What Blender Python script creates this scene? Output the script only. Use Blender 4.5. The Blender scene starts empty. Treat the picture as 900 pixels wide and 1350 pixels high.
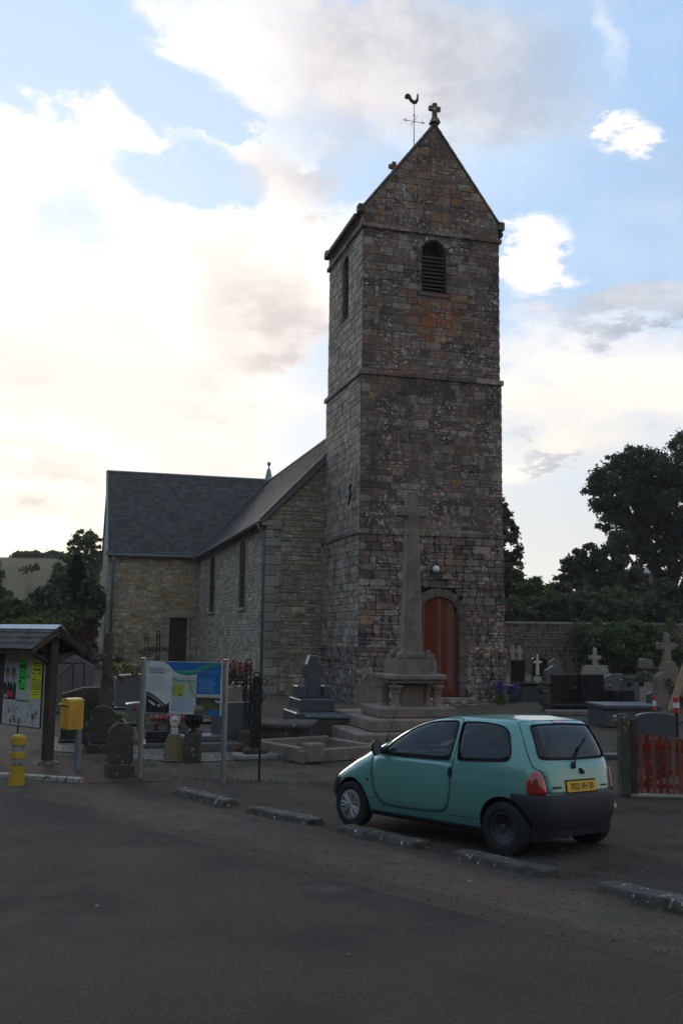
import bpy, bmesh, math, random
import numpy as np
from mathutils import Vector, Matrix, noise as mnoise
from math import sin, cos, radians, pi, hypot, atan2, asin, degrees
random.seed(7); RNG = np.random.default_rng(7)
SC = bpy.context.scene; COL = SC.collection
# ------------------------------------------------------------------ camera
F, PITCH, ROLL, H = 1300.35, .1240, .0130, 2.402
_f = Vector((0, cos(PITCH), sin(PITCH))); _u = Vector((0, -sin(PITCH), cos(PITCH))); _r = Vector((1, 0, 0))
CR = cos(ROLL)*_r + sin(ROLL)*_u; CU = -sin(ROLL)*_r + cos(ROLL)*_u; CF = _f
cam = bpy.data.objects.new('camera', bpy.data.cameras.new('camera')); COL.objects.link(cam)
cam.data.sensor_fit = 'VERTICAL'; cam.data.sensor_height = 36; cam.data.lens = F/1350*36
cam.data.clip_end = 3000; cam.data.clip_start = .05
cam.matrix_world = Matrix(((CR.x, CU.x, -CF.x, 0), (CR.y, CU.y, -CF.y, 0), (CR.z, CU.z, -CF.z, H), (0, 0, 0, 1)))
SC.camera = cam
def ray(px, py): return CF*F + CR*(px-450) - CU*(py-675)
# ------------------------------------------------------------------ exposure, sun
SC.view_settings.view_transform = 'Standard'; SC.view_settings.look = 'None'
SC.view_settings.exposure = .58; SC.view_settings.gamma = 1
SUN_AZ, SUN_EL = radians(-20), radians(13)          # azimuth from +Y towards +X
sd = Vector((sin(SUN_AZ)*cos(SUN_EL), cos(SUN_AZ)*cos(SUN_EL), sin(SUN_EL)))
sun = bpy.data.objects.new('sun', bpy.data.lights.new('sun', 'SUN')); COL.objects.link(sun)
sun.data.energy = .5; sun.data.angle = radians(14); sun.data.color = (1, .9, .75)
sun.rotation_euler = sd.to_track_quat('Z', 'Y').to_euler()
# ------------------------------------------------------------------ world: dusk sky with lit cloud
world = bpy.data.worlds.new('World'); SC.world = world; world.use_nodes = True
class NT:
    def __init__(s, nt): s.nt = nt; s.n = nt.nodes; s.l = nt.links
    def new(s, t, **k):
        n = s.n.new(t)
        for a, b in k.items(): setattr(n, a, b)
        return n
    def put(s, sock, v):
        if hasattr(v, 'is_output') or isinstance(v, bpy.types.NodeSocket): s.l.new(v, sock)
        else: sock.default_value = v
    def m(s, op, a, b=None, c=None, clamp=False):
        n = s.new('ShaderNodeMath', operation=op, use_clamp=clamp); s.put(n.inputs[0], a)
        if b is not None: s.put(n.inputs[1], b)
        if c is not None: s.put(n.inputs[2], c)
        return n.outputs[0]
    def mix(s, f, a, b):
        n = s.new('ShaderNodeMix', data_type='RGBA'); s.put(n.inputs[0], f)
        for i, v in ((6, a), (7, b)):
            if isinstance(v, (tuple, list)): v = tuple(v)[:3] + (1,)
            s.put(n.inputs[i], v)
        return n.outputs[2]
    def ramp(s, x, lo, hi, a=0., b=1.):
        n = s.new('ShaderNodeMapRange', interpolation_type='SMOOTHSTEP'); s.put(n.inputs[0], x)
        n.inputs[1].default_value = lo; n.inputs[2].default_value = hi; n.inputs[3].default_value = a; n.inputs[4].default_value = b
        return n.outputs[0]
    def noise(s, vec, scale, detail=4, rough=.55, dim='3D', dist=0.):
        n = s.new('ShaderNodeTexNoise', noise_dimensions=dim)
        if vec is not None: s.l.new(vec, n.inputs['Vector'])
        n.inputs['Scale'].default_value = scale; n.inputs['Detail'].default_value = detail
        n.inputs['Roughness'].default_value = rough; n.inputs['Distortion'].default_value = dist
        return n.outputs['Fac']
w = NT(world.node_tree); w.n.clear()
out = w.new('ShaderNodeOutputWorld'); bg = w.new('ShaderNodeBackground'); bg.inputs[1].default_value = .1; w.l.new(bg.outputs[0], out.inputs[0])
sky = w.new('ShaderNodeTexSky', sky_type='NISHITA'); sky.sun_disc = False; sky.sun_elevation = SUN_EL; sky.sun_rotation = SUN_AZ
sky.altitude = 100; sky.dust_density = 1.5; sky.air_density = 1.0
tc = w.new('ShaderNodeTexCoord'); sep = w.new('ShaderNodeSeparateXYZ'); w.l.new(tc.outputs['Generated'], sep.inputs[0])
DX, DY, DZ = sep.outputs
zc = w.m('MAXIMUM', DZ, 0.0)
az = w.m('MULTIPLY', w.m('ARCTAN2', DX, DY), 57.2958); el = w.m('MULTIPLY', w.m('ARCSINE', DZ), 57.2958)
den = w.m('ADD', zc, .22)
cv_ = w.new('ShaderNodeCombineXYZ'); w.put(cv_.inputs[0], w.m('DIVIDE', DX, den)); w.put(cv_.inputs[1], w.m('DIVIDE', DY, den))
PV = cv_.outputs[0]
n1 = w.noise(PV, 2.2, 7, .6, dist=.3); n2 = w.noise(PV, 6.5, 8, .68); n3 = w.noise(PV, 1.1, 4, .5)
azw = w.m('ADD', az, w.m('MULTIPLY', w.m('SUBTRACT', n2, .5), 10.)); elw = w.m('ADD', el, w.m('ADD', w.m('MULTIPLY', w.m('SUBTRACT', n1, .5), 9.), w.m('MULTIPLY', w.m('SUBTRACT', n2, .5), -6.)))
def blob(px, py, rx, ry, amp, tilt=0.):
    d = ray(px, py).normalized(); a0 = degrees(atan2(d.x, d.y)); e0 = degrees(asin(d.z)); k = degrees(1/F)
    X = w.m('SUBTRACT', azw, a0); Y = w.m('SUBTRACT', elw, e0); t = radians(tilt)
    U = w.m('ADD', w.m('MULTIPLY', X, cos(t)/(rx*k)), w.m('MULTIPLY', Y, sin(t)/(rx*k)))
    V = w.m('ADD', w.m('MULTIPLY', X, -sin(t)/(ry*k)), w.m('MULTIPLY', Y, cos(t)/(ry*k)))
    q = w.m('SUBTRACT', 1., w.m('ADD', w.m('MULTIPLY', U, U), w.m('MULTIPLY', V, V)), clamp=True)
    return w.m('MULTIPLY', q, amp)
def total(bl):
    s = bl[0]
    for b in bl[1:]: s = w.m('ADD', s, b)
    return s
sdot = w.new('ShaderNodeVectorMath', operation='DOT_PRODUCT'); w.l.new(tc.outputs['Generated'], sdot.inputs[0]); sdot.inputs[1].default_value = sd
ca = w.m('MAXIMUM', sdot.outputs['Value'], -1.)
near = w.ramp(ca, .30, .97)                      # 1 towards the sun
# blue of the gaps, paler towards the horizon and the sun
blue = w.mix(w.ramp(DZ, .02, .36), (7.0, 6.8, 6.4), (2.2, 4.0, 6.8))
blue = w.mix(w.ramp(ca, .6, 1., .0, .45), blue, (6.4, 7.6, 8.6))
blue = w.mix(.12, blue, sky.outputs[0])
back = w.ramp(ca, -.6, .8, .95, 1.)               # the sky away from the sun is dimmer
# white cloud
wb = total([blob(120, 330, 430, 260, 1.35), blob(60, 560, 420, 140, 1.1), blob(290, 60, 230, 70, .9, -8), blob(705, 345, 62, 60, 1.5), blob(825, 196, 34, 30, 1.25), blob(780, 520, 330, 110, .95),
            blob(240, 130, 110, 50, -2.1, -20), blob(255, 236, 130, 42, -2.0, -12), blob(90, 285, 100, 60, -1.3), blob(20, 25, 170, 90, -2.1), blob(450, 220, 90, 60, -.8), blob(800, 60, 26, 60, .4, 20)])
wm = w.ramp(w.m('ADD', w.m('ADD', w.m('MULTIPLY', n1, 1.3), w.m('MULTIPLY', n2, .5)), wb), .72, 2.15)
white = w.mix(w.ramp(el, 2, 26), (7.9, 7.1, 6.1), (8.6, 8.3, 8.0))
white = w.mix(w.m('MULTIPLY', near, w.ramp(n3, .45, .62)), white, (11.0, 10.2, 8.6))
# grey-mauve cloud
gb = total([blob(600, 105, 240, 80, 1.35, -6), blob(430, 110, 190, 110, .9), blob(770, 170, 60, 45, .5), blob(350, 405, 130, 90, 1.8, -25), blob(300, 500, 130, 45, .9, 20), blob(375, 235, 95, 45, 1.2), blob(150, 420, 120, 40, .5, 10), blob(420, 300, 70, 60, .6),
            blob(865, 395, 95, 34, 1.5, 3), blob(780, 425, 90, 26, 1.3, 8), blob(725, 600, 45, 17, 1.5, 10), blob(30, 610, 190, 30, 1.0), blob(20, 495, 140, 30, .8), blob(860, 235, 100, 80, .55), blob(620, 20, 350, 60, .7), blob(700, 250, 70, 40, -.6)])
gm = w.ramp(w.m('ADD', w.m('ADD', w.m('MULTIPLY', n1, .75), w.m('MULTIPLY', n2, .95)), gb), .9, 2.5)
grey = w.mix(w.ramp(ca, .80, .99), w.mix(w.ramp(n2, .35, .65), (3.3, 3.7, 4.5), (5.0, 5.3, 5.9)), w.mix(w.ramp(n2, .35, .65), (5.6, 5.1, 5.0), (7.6, 7.0, 6.7)))
colr = w.mix(wm, blue, white)
colr = w.mix(w.m('MULTIPLY', gm, .95), colr, grey)
sc_ = w.new('ShaderNodeVectorMath', operation='SCALE'); w.l.new(colr, sc_.inputs[0]); w.put(sc_.inputs['Scale'], back)
tn = w.new('ShaderNodeVectorMath', operation='MULTIPLY'); w.l.new(sc_.outputs[0], tn.inputs[0]); w.l.new(w.mix(w.ramp(ca, -.5, .7), (1.26, .965, .74), (1.03, 1, .97)), tn.inputs[1])
w.l.new(tn.outputs[0], bg.inputs[0])

# ------------------------------------------------------------------ ground heights and pixel helpers
def sstep(a, b, x): t = min(1, max(0, (x-a)/(b-a))); return t*t*(3-2*t)
def G(x, y):
    z = .0475*max(0., 13.75-max(y, 2.5)) if y < 13.75 else 0.
    if y > 19: z += .30*sstep(19, 30, y)
    if y > 33: z += .30*sstep(33, 50, y)
    if y > 58:
        t = (y-58)/1.0
        z += (13.6*sstep(56, 165, y) + max(0, y-165)*.012) * (1 if x < 0 else max(.25, 1-x*.012))
    if y < -14: z += 44*sstep(-30, -190, y)
    if y < -14: z += 1.5*mnoise.noise(Vector((x*.02, y*.02, 0)))*sstep(-14, -60, y)
    if x < -45: z += 46*sstep(-45, -150, x)*(1-sstep(60, 140, y))  # unseen hill at the left, added for the reflection in the car windows
    return z
CAMP = Vector((0, 0, H))
def gp(px, py):
    d = ray(px, py); t = 0; z = 0.
    for _ in range(12):
        t = (z-H)/d.z; p = CAMP+d*t; z = G(p.x, p.y)
    return Vector((p.x, p.y, z))
def at(px, py, Y): d = ray(px, py); return CAMP + d*(Y/d.y)
def mpp(Y): return Y/F
YAW = .273
TU, TV = 2.344, 33.738
CHU = Vector((cos(YAW), sin(YAW), 0)); CHV = Vector((-sin(YAW), cos(YAW), 0))
def T(u, v, z): return Vector((TU, TV, 0)) + CHU*u + CHV*v + Vector((0, 0, z))

# ------------------------------------------------------------------ materials
MATS = {}
def mat(name, c1, c2=None, rough=.8, scale=6., bump=.3, bscale=None, rnd=0., spots=None, spots2=None, metallic=0., coat=0., spec=.3, coords='world', stripe=None, transl=0., obj_rnd=True, dist=.01, pal=None, fade=False):
    """spots = (colour, noise scale, lo, hi): stains or lichen with a shape of their own"""
    if name in MATS: return MATS[name]
    m = bpy.data.materials.new(name); m.use_nodes = True; t = NT(m.node_tree); t.n.clear()
    o = t.new('ShaderNodeOutputMaterial'); b = t.new('ShaderNodeBsdfPrincipled')
    if coords == 'world': vec = t.new('ShaderNodeNewGeometry').outputs['Position']
    else: vec = t.new('ShaderNodeTexCoord').outputs['Object']
    c2 = c2 or tuple(x*.7 for x in c1)
    n = t.noise(vec, scale, 5, .6)
    col = t.mix(t.ramp(n, .3, .7), c1, c2)
    if pal:
        at_ = t.new('ShaderNodeAttribute', attribute_name='rnd'); oi = t.new('ShaderNodeObjectInfo')
        r0 = t.m('FRACT', t.m('ADD', t.m('MULTIPLY', at_.outputs['Fac'], 7.13), t.m('MULTIPLY', oi.outputs['Random'], 5.37)))
        rp = t.new('ShaderNodeValToRGB'); t.put(rp.inputs[0], t.m('FRACT', t.m('MULTIPLY', r0, 3.71))); e = rp.color_ramp.elements; rp.color_ramp.interpolation = 'LINEAR'
        while len(e) < len(pal): e.new(.5)
        for i_, (ps_, c_) in enumerate(pal): e[i_].position = ps_; e[i_].color = c_ + (1,)
        mot = t.ramp(t.noise(vec, 7., 6, .75), .3, .7, .4, 1.65); mv = t.new('ShaderNodeVectorMath', operation='SCALE'); t.l.new(rp.outputs[0], mv.inputs[0]); t.put(mv.inputs['Scale'], mot)
        col = t.mix(.72, col, mv.outputs[0])
    if rnd:
        at_ = t.new('ShaderNodeAttribute', attribute_name='rnd'); r = at_.outputs['Fac']
        if obj_rnd:
            oi = t.new('ShaderNodeObjectInfo'); r = t.m('FRACT', t.m('ADD', t.m('MULTIPLY', r, 7.13), t.m('MULTIPLY', oi.outputs['Random'], 5.37)))
        hs = t.new('ShaderNodeHueSaturation'); t.put(hs.inputs['Value'], t.m('MULTIPLY_ADD', r, rnd*2, 1-rnd)); t.put(hs.inputs['Saturation'], t.m('MULTIPLY_ADD', t.m('FRACT', t.m('MULTIPLY', r, 17.3)), .7, .65))
        t.put(hs.inputs['Hue'], t.m('MULTIPLY_ADD', t.m('FRACT', t.m('MULTIPLY', r, 31.7)), .016, .492)); t.l.new(col, hs.inputs['Color']); col = hs.outputs[0]
    if spots:
        for s_ in (spots if isinstance(spots, list) else [spots]):
            ns = t.noise(vec, s_[1], 4, .65); f = t.ramp(ns, s_[2], s_[3])
            if len(s_) > 4:
                f = t.m('MULTIPLY', f, t.ramp(t.noise(vec, s_[4], 3, .5), .42, .60))
            if len(s_) > 5:                                    # a place: (centre, radius) in world metres
                dd = t.new('ShaderNodeVectorMath', operation='DISTANCE'); t.l.new(vec, dd.inputs[0]); dd.inputs[1].default_value = s_[5]
                f = t.m('MULTIPLY', t.ramp(ns, s_[2], s_[3]), t.ramp(dd.outputs['Value'], s_[6]*.4, s_[6], 1., 0.))
            col = t.mix(f, col, s_[0])
    if fade:
        fa = t.new('ShaderNodeAttribute', attribute_name='fade').outputs['Fac']; fn_ = t.m('ADD', fa, t.m('MULTIPLY_ADD', t.noise(vec, 3., 5, .65), 1.1, -.55)); col = t.mix(t.ramp(fn_, .3, .75), (.068, .047, .0355), col)
    t.l.new(col, b.inputs['Base Color'])
    b.inputs['Roughness'].default_value = rough; b.inputs['Metallic'].default_value = metallic
    b.inputs['Specular IOR Level'].default_value = spec; b.inputs['Coat Weight'].default_value = coat; b.inputs['Coat Roughness'].default_value = .04
    if bump:
        bn = t.new('ShaderNodeBump'); bn.inputs['Strength'].default_value = bump; bn.inputs['Distance'].default_value = dist
        t.l.new(t.noise(vec, bscale or scale*6, 5, .65), bn.inputs['Height']); t.l.new(bn.outputs[0], b.inputs['Normal'])
    sh = b.outputs[0]
    if transl:
        tr = t.new('ShaderNodeBsdfTranslucent'); t.l.new(col, tr.inputs[0]); mx = t.new('ShaderNodeMixShader'); mx.inputs[0].default_value = transl
        t.l.new(sh, mx.inputs[1]); t.l.new(tr.outputs[0], mx.inputs[2]); sh = mx.outputs[0]
    t.l.new(sh, o.inputs[0]); MATS[name] = m; return m
LICH = (.48, .47, .42)
ORL = tuple(T(.15, -2.4, 12.6))
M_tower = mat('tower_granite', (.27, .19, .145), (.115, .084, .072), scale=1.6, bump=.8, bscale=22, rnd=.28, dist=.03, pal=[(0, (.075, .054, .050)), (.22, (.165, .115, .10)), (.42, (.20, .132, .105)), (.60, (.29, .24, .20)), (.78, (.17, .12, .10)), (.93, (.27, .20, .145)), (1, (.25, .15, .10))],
              spots=[((.060, .056, .056), 1.1, .50, .68), ((.05, .045, .045), 5., .60, .70), ((.34, .11, .025), 4.5, .40, .58, 1, tuple(T(.12, -2.4, 12.9)), 1.15), ((.32, .14, .05), 5, .50, .62, 1, tuple(T(.2, -2.4, 17.6)), 2.3),
                     ((.30, .12, .04), 4.5, .48, .6, 1, tuple(T(-1.35, -2.4, 11.2)), .9), ((.50, .48, .42), 9., .565, .60, .9), ((.60, .58, .53), 5.5, .665, .69)])
M_plinth = mat('plinth_granite', (.23, .20, .165), (.10, .085, .07), scale=2.2, bump=.8, bscale=20, rnd=.25, dist=.03, pal=[(0, (.075, .054, .050)), (.22, (.165, .115, .10)), (.42, (.20, .132, .105)), (.60, (.29, .24, .20)), (.78, (.17, .12, .10)), (.93, (.27, .20, .145)), (1, (.25, .15, .10))], spots=[((.07, .062, .05), 1.6, .52, .62), ((.50, .48, .42), 7., .56, .64), ((.09, .10, .05), 2., .60, .7)])
M_vous = mat('door_surround_stone', (.15, .115, .09), (.09, .07, .058), scale=3, bump=.5, bscale=20, rnd=.15)
M_mortar = mat('lime_mortar', (.22, .18, .145), (.10, .082, .07), scale=9, bump=.8, bscale=30, spots=(LICH, 12., .60, .66, .6))
M_left = mat('tower_granite_lit_side', (.36, .275, .215), (.22, .165, .13), scale=1.6, bump=.7, bscale=22, rnd=.22, dist=.03, pal=[(0, (.18, .145, .12)), (.3, (.32, .26, .205)), (.6, (.38, .32, .255)), (.85, (.28, .22, .165)), (1, (.33, .235, .16))], spots=[((.13, .11, .095), 1.2, .55, .68), ((.40, .36, .27), 3, .6, .7), (LICH, 9., .66, .7, .5)])  # tower granite made lighter: the left face's brighter light is put into its colour
M_rub = mat('rubble_stone', (.46, .335, .21), (.29, .21, .135), scale=2.2, bump=.8, bscale=22, rnd=.25, dist=.03, pal=[(0, (.20, .16, .11)), (.25, (.36, .265, .17)), (.5, (.43, .345, .24)), (.75, (.34, .235, .14)), (.92, (.48, .39, .27)), (1, (.22, .12, .07))], spots=[((.20, .16, .11), 1.3, .60, .72), ((.10, .07, .05), 3.1, .66, .70)])
M_rub2 = mat('grey_rubble_stone', (.40, .315, .225), (.27, .215, .155), scale=2.2, bump=.8, bscale=22, rnd=.22, dist=.03, pal=[(0, (.20, .175, .14)), (.3, (.33, .29, .23)), (.6, (.42, .37, .29)), (.85, (.29, .25, .19)), (1, (.24, .17, .12))], spots=[((.20, .20, .14), 1.0, .5, .66), ((.14, .11, .08), 3.3, .66, .71)])
M_dress = mat('dressed_limestone', (.33, .30, .245), (.23, .21, .17), scale=2, bump=.5, bscale=18, rnd=.2, spots=(LICH, 8, .64, .7, .7))
M_rmort = mat('sandy_mortar', (.40, .335, .24), (.28, .235, .165), scale=6, bump=.6, bscale=30)
M_slate = mat('slate', (.085, .074, .064), (.052, .046, .041), rough=.68, scale=3, bump=.25, bscale=20, rnd=.3, spots=[((.13, .11, .06), 1.1, .60, .72), ((.15, .145, .13), 14, .68, .72)], spec=.25)
M_zinc = mat('weathered_zinc', (.27, .28, .29), (.19, .195, .20), rough=.5, metallic=.4, bump=.1, scale=4)
M_lead = mat('grey_painted_trim', (.17, .175, .17), (.12, .12, .12), rough=.6, bump=.1)
M_door = mat('oxblood_door_paint', (.17, .042, .020), (.13, .032, .016), rough=.62, scale=5, bump=.25, bscale=40, rnd=.025, spots=((.09, .03, .02), 9, .62, .7))
M_bdoor = mat('brown_door_wood', (.085, .035, .02), (.05, .022, .015), rough=.7, scale=5, bump=.3, rnd=.2)
M_dark = mat('dark_void', (.01, .01, .01), (.006, .006, .006), bump=0)
M_louv = mat('weathered_louvre_slate', (.12, .10, .09), (.07, .06, .055), rnd=.2)
M_glass = mat('leaded_glass', (.05, .022, .018), (.02, .015, .015), rough=.7, scale=8, bump=.2, spec=.12, rnd=.3)
M_asph = mat('asphalt', (.080, .055, .041), (.056, .039, .030), rough=.95, scale=.7, bump=.9, bscale=90, dist=.012, spec=.15, spots=[((.11, .095, .082), 42, .55, .63), ((.02, .018, .017), 50, .58, .66), ((.060, .040, .028), .9, .54, .70), ((.038, .031, .027), .35, .50, .60), ((.085, .068, .055), .55, .58, .66), ((.05, .042, .036), 160, .5, .6), ((.09, .08, .07), 30, .72, .74)])
M_park = mat('worn_tarmac', (.076, .052, .038), (.052, .037, .028), spec=.15, rough=.95, scale=1.1, bump=1., bscale=70, dist=.015, spots=[((.12, .10, .085), 38, .56, .64), ((.022, .02, .018), 44, .60, .68), ((.045, .029, .02), 1.3, .52, .68), ((.24, .22, .19), 26, .745, .76)])
M_verge = mat('gritty_verge', (.115, .076, .047), (.070, .048, .034), fade=True, rough=.95, scale=2.2, bump=1., bscale=60, dist=.02, spots=[((.12, .10, .07), 30, .55, .63), ((.06, .065, .03), 1.7, .55, .68), ((.10, .05, .035), 2.6, .58, .7), ((.20, .18, .15), 33, .71, .73)])
M_pave = mat('red_pavement', (.075, .034, .026), (.045, .025, .021), rough=.92, scale=2, bump=.9, bscale=70, spots=((.13, .09, .07), 40, .6, .66))
M_soil = mat('cemetery_gravel_soil', (.11, .078, .052), (.066, .049, .035), rough=.95, scale=1.3, bump=1., bscale=40, dist=.03, spots=[((.075, .085, .03), .8, .56, .68), ((.16, .14, .11), 22, .58, .66)])
M_gravel = mat('pale_gravel', (.20, .175, .145), (.13, .115, .095), rough=.95, rnd=.3, scale=8)
M_field = mat('dry_hill_field', (.095, .070, .020), (.062, .055, .018), rough=1, scale=.04, bump=.4, bscale=3, spots=[((.06, .075, .02), .03, .55, .65), ((.10, .085, .04), .4, .55, .7)])
M_grass = mat('grass_blade', (.055, .08, .022), (.09, .09, .03), rough=.8, scale=9, bump=0, rnd=.3, transl=.25)
M_white = mat('road_paint', (.42, .39, .34), (.28, .26, .23), scale=8, bump=.3, spots=((.08, .07, .06), 14, .5, .6))
M_conc = mat('rough_concrete', (.095, .078, .062), (.05, .043, .037), scale=4, bump=1., bscale=40, spots=[((.42, .40, .36), 14, .61, .64), ((.035, .04, .02), 3, .55, .66), ((.05, .045, .04), 4, .6, .68)])
M_wood = mat('tarred_timber', (.075, .052, .040), (.040, .030, .025), rough=.8, scale=5, bump=.5, bscale=30, rnd=.2)
M_shing = mat('weathered_wood_shingle', (.10, .082, .068), (.06, .05, .043), rough=.9, scale=5, bump=.5, bscale=30, rnd=.22, spots=((.20, .18, .15), 7, .58, .66))
M_gran = mat('grey_granite', (.12, .12, .118), (.08, .08, .08), rough=.45, scale=14, bump=.15, bscale=90, spots=[((.06, .06, .065), 60, .58, .64), ((.18, .18, .18), 75, .62, .66)], spec=.45)
M_bgran = mat('blue_grey_granite', (.085, .09, .10), (.06, .064, .07), rough=.35, scale=14, bump=.1, spots=[((.05, .05, .06), 60, .58, .64)], spec=.45)
M_black = mat('polished_black_granite', (.012, .012, .014), (.02, .017, .017), rough=.12, scale=20, bump=0, spec=.5)
M_brown = mat('polished_brown_granite', (.05, .026, .020), (.03, .018, .015), rough=.15, scale=20, bump=0, spec=.5)
M_oldst = mat('mossy_old_stone', (.095, .075, .055), (.055, .046, .036), rough=.95, scale=4, bump=.9, bscale=25, dist=.03, spots=[((.03, .03, .027), 2.4, .54, .66), ((.30, .29, .24), 9, .62, .67), ((.07, .085, .035), 2., .6, .7)])
M_pale = mat('pale_limestone', (.26, .20, .158), (.17, .132, .105), rough=.9, scale=3, bump=.6, bscale=25, spots=[((.12, .115, .10), 2.2, .55, .68), ((.09, .085, .07), 11, .60, .67)])
M_tan = mat('sandstone_slab', (.27, .20, .11), (.19, .145, .08), rough=.9, scale=4, bump=.5, spots=((.12, .10, .06), 5, .58, .68))
M_plast = mat('white_plaster', (.62, .60, .55), (.5, .48, .43), rough=.7, scale=9, bump=.1)
M_iron = mat('black_iron', (.018, .017, .017), (.03, .024, .02), rough=.5, scale=12, bump=.2, metallic=.3)
M_rust = mat('rusty_iron', (.10, .045, .025), (.05, .028, .02), rough=.8, scale=12, bump=.4)
M_alu = mat('brushed_aluminium', (.42, .43, .45), (.33, .34, .36), rough=.35, metallic=.85, scale=4, bump=0)
M_galv = mat('galvanised_post', (.24, .26, .29), (.18, .2, .225), rough=.5, metallic=.4, scale=8, bump=.05)
M_yel = mat('post_yellow', (.60, .32, .035), (.48, .25, .03), rough=.42, scale=3, bump=.03, spots=((.35, .2, .04), 12, .68, .74))
M_byel = mat('bollard_yellow', (.50, .31, .02), (.36, .22, .022), rough=.5, scale=6, bump=.1, spots=((.22, .15, .05), 9, .58, .70))
M_bgrey = mat('scuffed_reflective_band', (.30, .28, .25), (.2, .185, .165), rough=.6, spots=((.1, .09, .08), 14, .5, .6))
M_red = mat('gate_red', (.24, .042, .022), (.17, .030, .017), rough=.75, scale=6, bump=.25, rnd=.04)
M_wire = mat('galvanised_wire', (.10, .105, .095), (.07, .07, .065), rough=.6, metallic=.3, bump=0)
M_plank = mat('pale_timber', (.42, .32, .2), (.34, .25, .16), scale=5, bump=.3)
M_tred = mat('tape_red', (.50, .05, .03), (.42, .04, .03), rough=.5, bump=0); M_twh = mat('tape_white', (.7, .7, .68), (.6, .6, .58), rough=.5, bump=0)
M_leafd = mat('dark_leaf', (.10, .115, .050), (.062, .075, .036), rough=.6, scale=.5, bump=0, rnd=.5, transl=.5, spec=.3)
M_leafg = mat('mid_leaf', (.13, .175, .045), (.085, .115, .034), rough=.6, scale=.5, bump=0, rnd=.5, transl=.45, spec=.3)
M_leafy = mat('light_leaf', (.20, .22, .045), (.12, .15, .035), rough=.6, scale=.7, bump=0, rnd=.4, transl=.3)
M_leafb = mat('brown_green_leaf', (.13, .115, .045), (.08, .08, .032), rough=.6, scale=.5, bump=0, rnd=.5, transl=.25)
M_coni = mat('conifer_needles', (.085, .105, .05), (.055, .07, .035), rough=.7, scale=.6, bump=0, rnd=.5)
M_bark = mat('bark', (.06, .045, .033), (.035, .028, .022), bump=.8, scale=6)
M_pink = mat('pink_petal', (.62, .07, .13), (.45, .04, .09), rough=.6, bump=0, rnd=.4, scale=30)
M_rpet = mat('red_petal', (.45, .02, .015), (.3, .015, .012), rough=.6, bump=0, rnd=.4, scale=30)
M_purp = mat('purple_petal', (.07, .03, .30), (.05, .025, .2), rough=.6, bump=0, rnd=.3, scale=30)
M_cream = mat('cream_petal', (.75, .66, .45), (.6, .5, .3), rough=.6, bump=0, rnd=.3, scale=30)
M_lamp = mat('opal_lamp_glass', (.75, .75, .72), (.7, .7, .67), rough=.25, bump=0, spec=.5)
M_terra = mat('terracotta', (.20, .07, .035), (.14, .05, .03), rough=.8)

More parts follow.
